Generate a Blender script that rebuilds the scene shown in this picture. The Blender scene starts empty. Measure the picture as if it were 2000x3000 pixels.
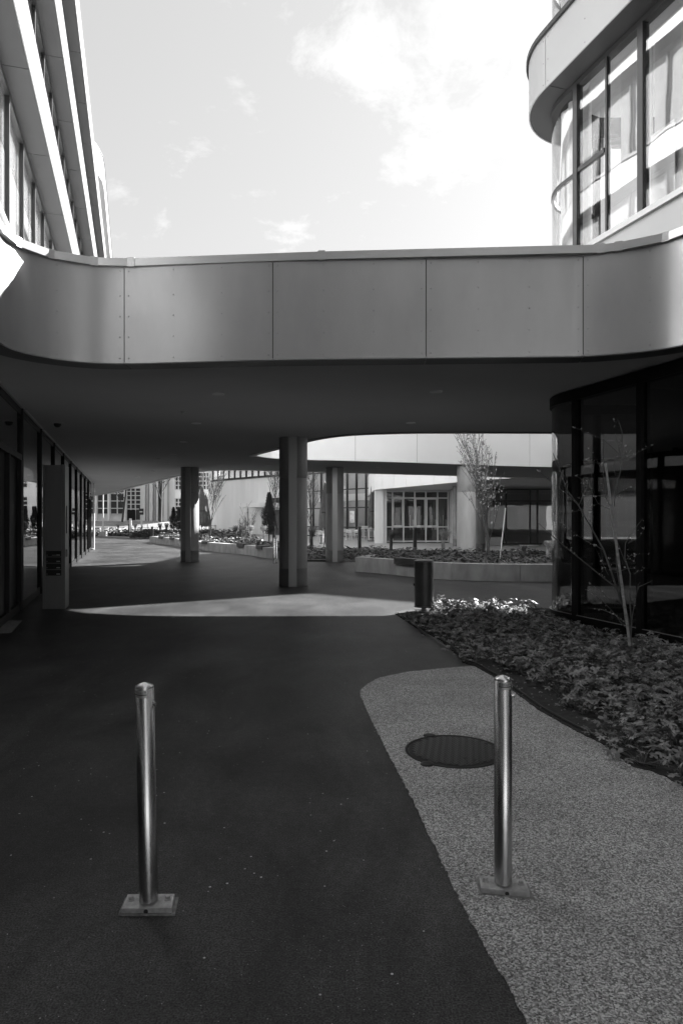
import bpy, math, random
from mathutils import Vector, Matrix
from mathutils.geometry import tessellate_polygon
R_ = math.radians
random.seed(7)
sc = bpy.context.scene
COL = sc.collection

# ------------------------------------------------------------------ camera
cam_d = bpy.data.cameras.new("camera")
cam = bpy.data.objects.new("camera", cam_d)
COL.objects.link(cam)
cam.location = (0, 0, 1.6)
cam.rotation_euler = (R_(90), 0, 0)
cam_d.sensor_fit = 'HORIZONTAL'
cam_d.sensor_width = 24.0
cam_d.lens = 24.0
cam_d.shift_y = 0.011
cam_d.clip_start = 0.05
cam_d.clip_end = 3000
sc.camera = cam

# ------------------------------------------------------------------ sky, sun, exposure
SUN_EL = math.atan(1 / math.hypot(1.3, 1.2))
SUN_AZ = math.atan2(1.3, 1.2)          # from +Y towards +X
world = bpy.data.worlds.new("World")
sc.world = world
world.use_nodes = True
wn = world.node_tree.nodes
wl = world.node_tree.links
wn.clear()
sky = wn.new('ShaderNodeTexSky'); sky.sky_type = 'NISHITA'; sky.sun_disc = False
sky.sun_elevation = SUN_EL; sky.sun_rotation = SUN_AZ
sky.air_density = 1.0; sky.dust_density = 2.2; sky.ozone_density = 1.0
bw0 = wn.new('ShaderNodeRGBToBW'); wl.new(sky.outputs[0], bw0.inputs[0])
pw = wn.new('ShaderNodeMath'); pw.operation = 'POWER'; pw.inputs[1].default_value = 0.33; wl.new(bw0.outputs[0], pw.inputs[0])
bw = wn.new('ShaderNodeMath'); bw.operation = 'MULTIPLY'; bw.inputs[1].default_value = 1.46; wl.new(pw.outputs[0], bw.inputs[0])
# clouds: a noise on the view direction flattened towards the horizon
tc = wn.new('ShaderNodeTexCoord')
sep = wn.new('ShaderNodeSeparateXYZ'); wl.new(tc.outputs['Generated'], sep.inputs[0])
add = wn.new('ShaderNodeMath'); add.operation = 'ADD'; wl.new(sep.outputs[2], add.inputs[0]); add.inputs[1].default_value = 0.18
dx = wn.new('ShaderNodeMath'); dx.operation = 'DIVIDE'; wl.new(sep.outputs[0], dx.inputs[0]); wl.new(add.outputs[0], dx.inputs[1])
dy = wn.new('ShaderNodeMath'); dy.operation = 'DIVIDE'; wl.new(sep.outputs[1], dy.inputs[0]); wl.new(add.outputs[0], dy.inputs[1])
cmb = wn.new('ShaderNodeCombineXYZ'); wl.new(dx.outputs[0], cmb.inputs[0]); wl.new(dy.outputs[0], cmb.inputs[1])
ns = wn.new('ShaderNodeTexNoise'); ns.inputs['Scale'].default_value = 4.2; ns.inputs['Detail'].default_value = 9
ns.inputs['Roughness'].default_value = 0.66; ns.inputs['Distortion'].default_value = 0.25
wl.new(cmb.outputs[0], ns.inputs['Vector'])
cr = wn.new('ShaderNodeValToRGB'); cr.color_ramp.elements[0].position = 0.56; cr.color_ramp.elements[1].position = 0.80
# a larger cumulus bank stands in one part of the sky, thin wisps elsewhere
dp = wn.new('ShaderNodeVectorMath'); dp.operation = 'DOT_PRODUCT'; dp.inputs[1].default_value = Vector((0.19, 1.0, 0.78)).normalized()
wl.new(tc.outputs['Generated'], dp.inputs[0])
bk_ = wn.new('ShaderNodeMapRange'); bk_.interpolation_type = 'SMOOTHSTEP'; bk_.inputs['From Min'].default_value = math.cos(R_(15)); bk_.inputs['From Max'].default_value = math.cos(R_(4))
bk_.inputs['To Min'].default_value = 0.0; bk_.inputs['To Max'].default_value = 0.16; wl.new(dp.outputs['Value'], bk_.inputs['Value'])
ad2 = wn.new('ShaderNodeMath'); ad2.operation = 'ADD'; wl.new(ns.outputs['Fac'], ad2.inputs[0]); wl.new(bk_.outputs[0], ad2.inputs[1])
wl.new(ad2.outputs[0], cr.inputs[0])
ml = wn.new('ShaderNodeMath'); ml.operation = 'MULTIPLY'; ml.inputs[1].default_value = 0.75; wl.new(cr.outputs[0], ml.inputs[0])
mxc = wn.new('ShaderNodeMix'); mxc.data_type = 'FLOAT'
wl.new(ml.outputs[0], mxc.inputs['Factor']); wl.new(bw.outputs[0], mxc.inputs['A']); mxc.inputs['B'].default_value = 3.6
bg = wn.new('ShaderNodeBackground'); bg.inputs['Strength'].default_value = 0.067
SKYCOL = wn.new('ShaderNodeCombineColor')
for i in range(3): wl.new(mxc.outputs['Result'], SKYCOL.inputs[i])
wl.new(SKYCOL.outputs[0], bg.inputs['Color'])
wo = wn.new('ShaderNodeOutputWorld'); wl.new(bg.outputs[0], wo.inputs['Surface'])

sd = bpy.data.lights.new("sun", 'SUN'); sd.energy = 5.0; sd.angle = R_(0.6); sd.color = (1, 1, 1)
so = bpy.data.objects.new("sun", sd); COL.objects.link(so)
so.rotation_euler = Vector((1.3, 1.2, 1.0)).to_track_quat('Z', 'Y').to_euler()
so.location = (20, 20, 40)
vs = sc.view_settings
sc.display_settings.display_device = 'sRGB'
vs.view_transform = 'Standard'; vs.look = 'None'; vs.gamma = 1; vs.use_curve_mapping = False
vs.exposure = 2.5
sc.cycles.max_bounces = 10
sc.cycles.diffuse_bounces = 5
sc.cycles.transparent_max_bounces = 24
sc.cycles.sample_clamp_indirect = 6

# ------------------------------------------------------------------ materials (all grey: the photograph is black and white)
MATS = {}
def new_mat(name):
    m = bpy.data.materials.new(name); m.use_nodes = True
    nt = m.node_tree; b = nt.nodes['Principled BSDF']
    return m, nt, b
def g3(v): return (v, v, v, 1)
def mat(name, v, rough=0.6, metal=0.0, var=0.0, scale=3.0, bump=0.0, bscale=40.0, stretch=None, spec=0.5, coat=0.0, aniso=0.0):
    m, nt, b = new_mat(name)
    b.inputs['Base Color'].default_value = g3(v)
    b.inputs['Roughness'].default_value = rough
    b.inputs['Metallic'].default_value = metal
    b.inputs['Specular IOR Level'].default_value = spec
    b.inputs['Coat Weight'].default_value = coat
    t = nt.nodes.new('ShaderNodeTexCoord')
    src = t.outputs['Object']
    if stretch:
        mp = nt.nodes.new('ShaderNodeMapping'); mp.inputs['Scale'].default_value = stretch
        nt.links.new(src, mp.inputs[0]); src = mp.outputs[0]
    if var > 0:
        n = nt.nodes.new('ShaderNodeTexNoise'); n.inputs['Scale'].default_value = scale; n.inputs['Detail'].default_value = 7
        n.inputs['Roughness'].default_value = 0.6
        nt.links.new(src, n.inputs['Vector'])
        r = nt.nodes.new('ShaderNodeMapRange'); r.inputs['From Min'].default_value = 0.3; r.inputs['From Max'].default_value = 0.7
        r.inputs['To Min'].default_value = max(0, v * (1 - var)); r.inputs['To Max'].default_value = v * (1 + var)
        nt.links.new(n.outputs['Fac'], r.inputs['Value'])
        c = nt.nodes.new('ShaderNodeCombineColor')
        for i in range(3): nt.links.new(r.outputs[0], c.inputs[i])
        nt.links.new(c.outputs[0], b.inputs['Base Color'])
    if bump > 0:
        n2 = nt.nodes.new('ShaderNodeTexNoise'); n2.inputs['Scale'].default_value = bscale; n2.inputs['Detail'].default_value = 5
        nt.links.new(src, n2.inputs['Vector'])
        bp = nt.nodes.new('ShaderNodeBump'); bp.inputs['Strength'].default_value = bump; bp.inputs['Distance'].default_value = 0.01
        nt.links.new(n2.outputs['Fac'], bp.inputs['Height']); nt.links.new(bp.outputs[0], b.inputs['Normal'])
    MATS[name] = m
    return m

mat('panel', 0.34, 0.27, 0.45, 0.09, 1.6, 0.03, 1.2, (1, 1, 0.35))                   # satin aluminium composite
mat('panel_white', 0.74, 0.45, 0.0, 0.04, 0.6)
mat('panel_upper', 0.34, 0.4, 0.3, 0.05, 0.6)
mat('coping', 0.42, 0.33, 0.6, 0.08, 1.2)
mat('dark_metal', 0.035, 0.4, 0.4, 0.2, 2)
mat('frame_dark', 0.03, 0.45, 0.2)
mat('frame_black', 0.006, 0.5, 0.0, spec=0.2)
mat('rivet_dark', 0.16, 0.4, 0.6)
mat('iron_worn', 0.065, 0.35, 0.7)
mat('frame_white', 0.6, 0.5, 0.0, 0.05, 2)
mat('plaster', 0.45, 0.9, 0, 0.05, 0.5, 0.1, 60)
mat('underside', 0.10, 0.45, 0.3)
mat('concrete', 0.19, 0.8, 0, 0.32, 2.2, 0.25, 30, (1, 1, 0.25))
mat('concrete_lit', 0.5, 0.8, 0, 0.2, 2.2, 0.2, 30, (1, 1, 0.25))  # column concrete lightened to stand for sunlight reflected onto it
mat('concrete_light', 0.30, 0.85, 0, 0.25, 3.0, 0.25, 60, (1, 1, 0.4))
mat('column_base', 0.10, 0.8, 0, 0.2, 4, 0.1, 40)
mat('steel_strip', 0.26, 0.4, 0.5, 0.1, 2, stretch=(1, 1, 0.2))
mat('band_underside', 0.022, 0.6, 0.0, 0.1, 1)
mat('wall_white', 0.82, 0.8, 0, 0.10, 0.7, stretch=(1, 1, 0.15))
mat('wall_grey', 0.45, 0.85, 0, 0.1, 0.6)
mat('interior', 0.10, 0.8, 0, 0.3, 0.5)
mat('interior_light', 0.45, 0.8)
mat('curtain', 0.55, 0.9, 0, 0.08, 2, stretch=(6, 6, 0.3))
mat('blind_cloth', 0.42, 0.9, 0, 0.1, 1.5)
mat('bin_metal', 0.10, 0.4, 0.4, 0.2, 3)
mat('paper', 0.8, 0.7)
mat('leaf', 0.14, 0.5, 0, 0.8, 11)
mat('leaf_far', 0.07, 0.5, 0, 0.6, 3)
mat('leaf_stem', 0.11, 0.6)
mat('conifer', 0.028, 0.7, 0, 0.5, 4)
mat('bark', 0.08, 0.85, 0, 0.4, 6, 0.4, 40, (1, 1, 0.3))
mat('bark_dark', 0.045, 0.85, 0, 0.3, 4)
mat('bud', 0.26, 0.6)
mat('bamboo', 0.22, 0.6, 0, 0.35, 10, stretch=(1, 1, 3))
mat('straw', 0.34, 0.8, 0, 0.4, 6)
mat('soil', 0.022, 0.95, 0, 0.6, 14, 0.8, 90)
mat('lawn', 0.24, 0.9, 0, 0.35, 1.5, 0.4, 60)
mat('hose', 0.02, 0.5)
mat('cast_iron', 0.022, 0.55, 0.6, 0.3, 8)
mat('mortar', 0.20, 0.9, 0, 0.4, 30, 0.8, 200)
mat('plate', 0.34, 0.55, 0.3, 0.35, 25, 0.3, 150)
mat('label_silver', 0.6, 0.35, 0.6)
mat('label_ink', 0.012, 0.5)
mat('umbrella_cloth', 0.10, 0.85, 0, 0.3, 3)
mat('chair_white', 0.7, 0.45)
mat('chair_dark', 0.04, 0.5)
mat('grit_stone', 0.36, 0.8)
mat('rubber', 0.02, 0.7)
mat('paving', 0.38, 0.85, 0, 0.15, 2, 0.2, 80)
mat('road', 0.20, 0.85, 0, 0.15, 1)
mat('wood_dark', 0.035, 0.6, 0, 0.3, 3)
mat('timber', 0.35, 0.7, 0, 0.1, 2)

def brushed():
    m, nt, b = new_mat('brushed_steel')
    b.inputs['Metallic'].default_value = 1; b.inputs['Roughness'].default_value = 0.27
    b.inputs['Anisotropic'].default_value = 0.9; b.inputs['Anisotropic Rotation'].default_value = 0.25
    tg = nt.nodes.new('ShaderNodeTangent'); tg.direction_type = 'RADIAL'; tg.axis = 'Z'; nt.links.new(tg.outputs[0], b.inputs['Tangent'])
    t = nt.nodes.new('ShaderNodeTexCoord'); mp = nt.nodes.new('ShaderNodeMapping'); mp.inputs['Scale'].default_value = (1, 1, 60)
    n = nt.nodes.new('ShaderNodeTexNoise'); n.inputs['Scale'].default_value = 12; n.inputs['Detail'].default_value = 4
    nt.links.new(t.outputs['Object'], mp.inputs[0]); nt.links.new(mp.outputs[0], n.inputs['Vector'])
    r = nt.nodes.new('ShaderNodeMapRange'); r.inputs['To Min'].default_value = 0.17; r.inputs['To Max'].default_value = 0.26
    nt.links.new(n.outputs['Fac'], r.inputs['Value']); nt.links.new(r.outputs[0], b.inputs['Roughness'])
    b.inputs['Base Color'].default_value = g3(0.6)
    MATS['brushed_steel'] = m
brushed()

def glass(name, tint, f0, refl=0.9, rough=0.0, wav=0.0):
    m = bpy.data.materials.new(name); m.use_nodes = True; nt = m.node_tree; nt.nodes.clear()
    o = nt.nodes.new('ShaderNodeOutputMaterial'); mx = nt.nodes.new('ShaderNodeMixShader')
    lw = nt.nodes.new('ShaderNodeLayerWeight'); lw.inputs['Blend'].default_value = 0.5
    p5 = nt.nodes.new('ShaderNodeMath'); p5.operation = 'POWER'; p5.inputs[1].default_value = 4.5; nt.links.new(lw.outputs['Facing'], p5.inputs[0])
    f = nt.nodes.new('ShaderNodeMath'); f.operation = 'MULTIPLY_ADD'; f.inputs[1].default_value = 1 - f0; f.inputs[2].default_value = f0
    nt.links.new(p5.outputs[0], f.inputs[0])
    tr = nt.nodes.new('ShaderNodeBsdfTransparent'); tr.inputs['Color'].default_value = g3(tint)
    gl = nt.nodes.new('ShaderNodeBsdfGlossy'); gl.inputs['Color'].default_value = g3(refl); gl.inputs['Roughness'].default_value = rough
    nt.links.new(f.outputs[0], mx.inputs[0]); nt.links.new(tr.outputs[0], mx.inputs[1]); nt.links.new(gl.outputs[0], mx.inputs[2])
    if wav > 0:
        t = nt.nodes.new('ShaderNodeTexCoord'); n = nt.nodes.new('ShaderNodeTexNoise'); n.inputs['Scale'].default_value = 0.9
        nt.links.new(t.outputs['Object'], n.inputs['Vector'])
        bp = nt.nodes.new('ShaderNodeBump'); bp.inputs['Strength'].default_value = wav; bp.inputs['Distance'].default_value = 0.02
        nt.links.new(n.outputs['Fac'], bp.inputs['Height']); nt.links.new(bp.outputs[0], gl.inputs['Normal'])
    nt.links.new(mx.outputs[0], o.inputs['Surface']); MATS[name] = m
glass('glass_upper', 0.92, 0.10, 0.95, 0.0, 0.10)
glass('glass_dark', 0.55, 0.12, 0.9, 0.0, 0.10)
glass('glass_far', 0.8, 0.12, 0.9, 0.0, 0.4)

def asphalt():
    m, nt, b = new_mat('asphalt')
    b.inputs['Roughness'].default_value = 0.5; b.inputs['Specular IOR Level'].default_value = 0.19
    t = nt.nodes.new('ShaderNodeTexCoord'); P = t.outputs['Object']
    n1 = nt.nodes.new('ShaderNodeTexNoise'); n1.inputs['Scale'].default_value = 140; n1.inputs['Detail'].default_value = 3
    n2 = nt.nodes.new('ShaderNodeTexNoise'); n2.inputs['Scale'].default_value = 0.5; n2.inputs['Detail'].default_value = 8; n2.inputs['Roughness'].default_value = 0.62
    n3 = nt.nodes.new('ShaderNodeTexNoise'); n3.inputs['Scale'].default_value = 3.2; n3.inputs['Detail'].default_value = 6
    vo = nt.nodes.new('ShaderNodeTexVoronoi'); vo.inputs['Scale'].default_value = 28; vo.inputs['Randomness'].default_value = 1
    for q in (n1, n2, n3, vo): nt.links.new(P, q.inputs['Vector'])
    a = nt.nodes.new('ShaderNodeMapRange'); a.inputs['From Min'].default_value = .32; a.inputs['From Max'].default_value = .68
    a.inputs['To Min'].default_value = 0.004; a.inputs['To Max'].default_value = 0.052
    nt.links.new(n1.outputs['Fac'], a.inputs['Value'])
    c = nt.nodes.new('ShaderNodeMapRange'); c.inputs['From Min'].default_value = .33; c.inputs['From Max'].default_value = .67
    c.inputs['To Min'].default_value = 0.62; c.inputs['To Max'].default_value = 1.5
    nt.links.new(n2.outputs['Fac'], c.inputs['Value'])
    mu = nt.nodes.new('ShaderNodeMath'); mu.operation = 'MULTIPLY'; nt.links.new(a.outputs[0], mu.inputs[0]); nt.links.new(c.outputs[0], mu.inputs[1])
    n5 = nt.nodes.new('ShaderNodeTexNoise'); n5.inputs['Scale'].default_value = 26; n5.inputs['Detail'].default_value = 9; n5.inputs['Roughness'].default_value = 0.8
    mp5 = nt.nodes.new('ShaderNodeMapping'); mp5.inputs['Scale'].default_value = (1, .45, 1); mp5.inputs['Rotation'].default_value = (0, 0, .5)
    n6 = nt.nodes.new('ShaderNodeTexNoise'); n6.inputs['Scale'].default_value = 1.4; n6.inputs['Detail'].default_value = 10; n6.inputs['Roughness'].default_value = 0.72; n6.inputs['Distortion'].default_value = .6
    nt.links.new(P, n5.inputs['Vector']); nt.links.new(P, mp5.inputs[0]); nt.links.new(mp5.outputs[0], n6.inputs['Vector'])
    r5 = nt.nodes.new('ShaderNodeMapRange'); r5.inputs['From Min'].default_value = .35; r5.inputs['From Max'].default_value = .65; r5.inputs['To Min'].default_value = .62; r5.inputs['To Max'].default_value = 1.38
    r6 = nt.nodes.new('ShaderNodeMapRange'); r6.inputs['From Min'].default_value = .35; r6.inputs['From Max'].default_value = .7; r6.inputs['To Min'].default_value = .66; r6.inputs['To Max'].default_value = 1.9
    nt.links.new(n5.outputs['Fac'], r5.inputs['Value']); nt.links.new(n6.outputs['Fac'], r6.inputs['Value'])
    mu5 = nt.nodes.new('ShaderNodeMath'); mu5.operation = 'MULTIPLY'; nt.links.new(r5.outputs[0], mu5.inputs[0]); nt.links.new(r6.outputs[0], mu5.inputs[1])
    mu6 = nt.nodes.new('ShaderNodeMath'); mu6.operation = 'MULTIPLY'; nt.links.new(mu.outputs[0], mu6.inputs[0]); nt.links.new(mu5.outputs[0], mu6.inputs[1]); mu = mu6
    # rare pale grit, only where the third noise is high
    lt = nt.nodes.new('ShaderNodeMath'); lt.operation = 'LESS_THAN'; lt.inputs[1].default_value = 0.15; nt.links.new(vo.outputs['Distance'], lt.inputs[0])
    sp = nt.nodes.new('ShaderNodeSeparateColor'); nt.links.new(vo.outputs['Color'], sp.inputs[0])
    gt = nt.nodes.new('ShaderNodeMath'); gt.operation = 'GREATER_THAN'; gt.inputs[1].default_value = 0.93; nt.links.new(sp.outputs[0], gt.inputs[0])
    m3 = nt.nodes.new('ShaderNodeMapRange'); m3.inputs['From Min'].default_value = .45; m3.inputs['From Max'].default_value = .6; nt.links.new(n3.outputs['Fac'], m3.inputs['Value'])
    g1 = nt.nodes.new('ShaderNodeMath'); g1.operation = 'MULTIPLY'; nt.links.new(lt.outputs[0], g1.inputs[0]); nt.links.new(gt.outputs[0], g1.inputs[1])
    g2 = nt.nodes.new('ShaderNodeMath'); g2.operation = 'MULTIPLY'; nt.links.new(g1.outputs[0], g2.inputs[0]); nt.links.new(m3.outputs[0], g2.inputs[1])
    g4 = nt.nodes.new('ShaderNodeMath'); g4.operation = 'MULTIPLY_ADD'; nt.links.new(g2.outputs[0], g4.inputs[0]); g4.inputs[1].default_value = 0.45
    nt.links.new(mu.outputs[0], g4.inputs[2])
    cc = nt.nodes.new('ShaderNodeCombineColor')
    for i in range(3): nt.links.new(g4.outputs[0], cc.inputs[i])
    nt.links.new(cc.outputs[0], b.inputs['Base Color'])
    bp = nt.nodes.new('ShaderNodeBump'); bp.inputs['Strength'].default_value = 0.5; bp.inputs['Distance'].default_value = 0.003
    nt.links.new(n1.outputs['Fac'], bp.inputs['Height']); nt.links.new(bp.outputs[0], b.inputs['Normal'])
    MATS['asphalt'] = m
asphalt()

def aggregate():
    m, nt, b = new_mat('aggregate')
    b.inputs['Roughness'].default_value = 0.8
    t = nt.nodes.new('ShaderNodeTexCoord'); P = t.outputs['Object']
    vo = nt.nodes.new('ShaderNodeTexVoronoi'); vo.inputs['Scale'].default_value = 165
    n2 = nt.nodes.new('ShaderNodeTexNoise'); n2.inputs['Scale'].default_value = 1.6; n2.inputs['Detail'].default_value = 7
    n4 = nt.nodes.new('ShaderNodeTexNoise'); n4.inputs['Scale'].default_value = 70; n4.inputs['Detail'].default_value = 3
    for q in (vo, n2, n4): nt.links.new(P, q.inputs['Vector'])
    sp = nt.nodes.new('ShaderNodeSeparateColor'); nt.links.new(vo.outputs['Color'], sp.inputs[0])
    mixf = nt.nodes.new('ShaderNodeMath'); mixf.operation = 'MULTIPLY_ADD'; mixf.inputs[1].default_value = 0.62
    sc4 = nt.nodes.new('ShaderNodeMath'); sc4.operation = 'MULTIPLY'; sc4.inputs[1].default_value = 0.38
    nt.links.new(n4.outputs['Fac'], sc4.inputs[0])
    nt.links.new(sp.outputs[0], mixf.inputs[0]); nt.links.new(sc4.outputs[0], mixf.inputs[2])
    r = nt.nodes.new('ShaderNodeValToRGB'); e = r.color_ramp.elements
    e[0].position = 0.12; e[0].color = g3(0.02); e[1].position = 0.9; e[1].color = g3(0.62)
    k = e.new(0.5); k.color = g3(0.22)
    nt.links.new(mixf.outputs[0], r.inputs[0])
    c = nt.nodes.new('ShaderNodeMapRange'); c.inputs['From Min'].default_value = .3; c.inputs['From Max'].default_value = .7
    c.inputs['To Min'].default_value = 0.75; c.inputs['To Max'].default_value = 1.15
    nt.links.new(n2.outputs['Fac'], c.inputs['Value'])
    mm = nt.nodes.new('ShaderNodeVectorMath'); mm.operation = 'SCALE'; nt.links.new(r.outputs[0], mm.inputs[0]); nt.links.new(c.outputs[0], mm.inputs['Scale'])
    nt.links.new(mm.outputs[0], b.inputs['Base Color'])
    bp = nt.nodes.new('ShaderNodeBump'); bp.inputs['Strength'].default_value = 0.5; bp.inputs['Distance'].default_value = 0.003; bp.invert = True
    nt.links.new(vo.outputs['Distance'], bp.inputs['Height']); nt.links.new(bp.outputs[0], b.inputs['Normal'])
    MATS['aggregate'] = m
aggregate()

# ------------------------------------------------------------------ mesh helpers
class MB:
    def __init__(s): s.v = []; s.f = []; s.sm = []
    def add(s, vs_, fs, smooth=False):
        o = len(s.v); s.v += [tuple(p) for p in vs_]; s.f += [tuple(i + o for i in f) for f in fs]; s.sm += [smooth] * len(fs); return s
    def box(s, x0, x1, y0, y1, z0, z1):
        return s.add([(x0,y0,z0),(x1,y0,z0),(x1,y1,z0),(x0,y1,z0),(x0,y0,z1),(x1,y0,z1),(x1,y1,z1),(x0,y1,z1)],
                     [(0,3,2,1),(4,5,6,7),(0,1,5,4),(1,2,6,5),(2,3,7,6),(3,0,4,7)])
    def obox(s, c, ux, hx, hy, z0, z1):
        # box with its x axis along unit 2d vector ux, half sizes hx, hy
        ux = Vector(ux).normalized(); uy = Vector((-ux.y, ux.x)); c = Vector(c)
        p = [c - ux*hx - uy*hy, c + ux*hx - uy*hy, c + ux*hx + uy*hy, c - ux*hx + uy*hy]
        return s.add([(q.x,q.y,z0) for q in p] + [(q.x,q.y,z1) for q in p],
                     [(0,3,2,1),(4,5,6,7),(0,1,5,4),(1,2,6,5),(2,3,7,6),(3,0,4,7)])
    def prism(s, poly, z0, z1, holes=()):
        loops = [list(poly)] + [list(h) for h in holes]
        flat = [p for l in loops for p in l]; n = len(flat)
        tris = tessellate_polygon([[Vector((p[0], p[1], 0)) for p in l] for l in loops])
        vs_ = [(p[0], p[1], z0) for p in flat] + [(p[0], p[1], z1) for p in flat]
        fs = []
        for t in tris:
            a, b, c = [Vector(flat[i]) for i in t]
            ccw = (b - a).x * (c - a).y - (b - a).y * (c - a).x > 0
            t = tuple(t) if ccw else tuple(reversed(t))
            fs.append(tuple(i + n for i in t)); fs.append(tuple(reversed(t)))
        o = 0
        for k, l in enumerate(loops):
            m = len(l)
            ar = sum(l[i][0]*l[(i+1)%m][1] - l[(i+1)%m][0]*l[i][1] for i in range(m))
            for i in range(m):
                a, b = o + i, o + (i + 1) % m
                q = (a, b, b + n, a + n)
                if (ar < 0) != (k > 0): q = tuple(reversed(q))
                fs.append(q)
            o += m
        return s.add(vs_, fs)
    def sheet(s, poly, z):
        tris = tessellate_polygon([[Vector((p[0], p[1], 0)) for p in poly]])
        fs = []
        for t in tris:
            a, b, c = [Vector(poly[i]) for i in t]
            ccw = (b - a).x * (c - a).y - (b - a).y * (c - a).x > 0
            fs.append(tuple(t) if ccw else tuple(reversed(t)))
        zz = z if callable(z) else (lambda x, y: z)
        return s.add([(p[0], p[1], zz(p[0], p[1])) for p in poly], fs)
    def ribbon(s, pts, z0, z1, th, smooth=True):
        # vertical wall: outer face along pts, thickness th inward
        n = len(pts); inn = offset(pts, -th)
        v = [(p[0],p[1],z0) for p in pts] + [(p[0],p[1],z1) for p in pts]
        s.add(v, [(i, i+1, n+i+1, n+i) for i in range(n-1)], smooth)
        v = [(p[0],p[1],z0) for p in inn] + [(p[0],p[1],z1) for p in inn]
        s.add(v, [(i+1, i, n+i, n+i+1) for i in range(n-1)], smooth)
        for z, up in ((z1, 1), (z0, 0)):
            v = [(p[0],p[1],z) for p in pts] + [(p[0],p[1],z) for p in inn]
            s.add(v, [((i, i+1, n+i+1, n+i) if up else (i+1, i, n+i, n+i+1)) for i in range(n-1)])
        for k in (0, n-1):
            a, b = pts[k], inn[k]
            s.add([(a[0],a[1],z0),(b[0],b[1],z0),(b[0],b[1],z1),(a[0],a[1],z1)], [(0,1,2,3) if k == 0 else (3,2,1,0)])
        return s
    def tube(s, pts, r, n=8, cap=True):
        pts = [Vector(p) for p in pts]
        rr = r if isinstance(r, (list, tuple)) else [r] * len(pts)
        rings = []; up = None
        for i, p in enumerate(pts):
            d = (pts[min(i+1, len(pts)-1)] - pts[max(i-1, 0)]).normalized()
            if up is None: up = Vector((0,1,0)) if abs(d.y) < 0.9 else Vector((1,0,0))
            a = d.cross(up).normalized(); b = d.cross(a).normalized(); up = a.cross(d) if False else up
            rings.append([p + (a*math.cos(2*math.pi*k/n) + b*math.sin(2*math.pi*k/n)) * rr[i] for k in range(n)])
        v = [q for ring in rings for q in ring]; f = []
        for i in range(len(pts)-1):
            for k in range(n):
                f.append((i*n+k, i*n+(k+1)%n, (i+1)*n+(k+1)%n, (i+1)*n+k))
        o = len(s.v); s.add(v, f, n > 4)
        if cap:
            s.add(rings[0], [tuple(range(n))]); s.add(rings[-1], [tuple(reversed(range(n)))])
        return s
    def lathe(s, prof, c=(0,0,0), n=32, smooth=True, caps=True):
        v = []; f = []
        for (r, z) in prof:
            for k in range(n):
                a = 2*math.pi*k/n; v.append((c[0]+r*math.cos(a), c[1]+r*math.sin(a), c[2]+z))
        for i in range(len(prof)-1):
            for k in range(n):
                f.append((i*n+k, i*n+(k+1)%n, (i+1)*n+(k+1)%n, (i+1)*n+k))
        s.add(v, f, smooth)
        if caps:
            if prof[0][0] > 1e-5: s.add(v[:n], [tuple(reversed(range(n)))])
            if prof[-1][0] > 1e-5: s.add(v[-n:], [tuple(range(n))])
        return s
    def build(s, name, m, parent=None, bevel=0, m2=None, i2=0):
        me = bpy.data.meshes.new(name); me.from_pydata(s.v, [], s.f); me.update()
        if m2: me.polygons.foreach_set('material_index', [0]*i2 + [1]*(len(s.f)-i2))
        me.polygons.foreach_set('use_smooth', s.sm)
        me.materials.append(MATS[m])
        if m2: me.materials.append(MATS[m2])
        o = bpy.data.objects.new(name, me); COL.objects.link(o)
        if parent is not None:
            o.parent = parent
            w = parent.get('_w'); 
            if w is None and parent.type == 'EMPTY' and not parent.get('_loc'):
                o.location = -Vector(parent.location)
        if bevel:
            b = o.modifiers.new('bevel', 'BEVEL'); b.width = bevel; b.segments = 2; b.limit_method = 'ANGLE'; b.angle_limit = R_(40)
        return o

def offset(pts, d):
    # positive d: outward = right of the direction of travel
    out = []; n = len(pts)
    for i in range(n):
        a = Vector(pts[max(i-1,0)]); b = Vector(pts[i]); c = Vector(pts[min(i+1,n-1)])
        d1 = (b-a).normalized() if i > 0 else (c-b).normalized()
        d2 = (c-b).normalized() if i < n-1 else d1
        n1 = Vector((d1.y,-d1.x)); n2 = Vector((d2.y,-d2.x)); m = (n1+n2)
        if m.length < 1e-6: m = n1
        m.normalize(); k = max(0.35, m.dot(n1)); q = b + m*(d/k)
        out.append((q.x, q.y))
    return out
def arclen(pts):
    s = [0]
    for a, b in zip(pts, pts[1:]): s.append(s[-1] + math.hypot(b[0]-a[0], b[1]-a[1]))
    return s
def at_s(pts, S, s):
    s = max(0, min(S[-1], s))
    for i in range(len(pts)-1):
        if s <= S[i+1] + 1e-9:
            t = (s - S[i]) / max(1e-9, S[i+1]-S[i])
            return (pts[i][0] + (pts[i+1][0]-pts[i][0])*t, pts[i][1] + (pts[i+1][1]-pts[i][1])*t)
    return pts[-1]
def sub(pts, s0, s1):
    S = arclen(pts); o = [at_s(pts, S, s0)]
    o += [pts[i] for i in range(len(pts)) if s0 + 1e-4 < S[i] < s1 - 1e-4]
    o.append(at_s(pts, S, s1)); return o
def dir_at(pts, S, s):
    a = at_s(pts, S, s-0.02); b = at_s(pts, S, s+0.02); v = Vector((b[0]-a[0], b[1]-a[1])); return v.normalized()
def spline(pts, k=8):
    out = []
    P = [Vector(p) for p in pts]
    for i in range(len(P)-1):
        p0 = P[max(i-1,0)]; p1 = P[i]; p2 = P[i+1]; p3 = P[min(i+2,len(P)-1)]
        for j in range(k):
            t = j/k
            q = 0.5*((2*p1) + (p2-p0)*t + (2*p0-5*p1+4*p2-p3)*t*t + (3*p1-p0-3*p2+p3)*t**3)
            out.append(tuple(q))
    out.append(tuple(P[-1])); return out
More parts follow.
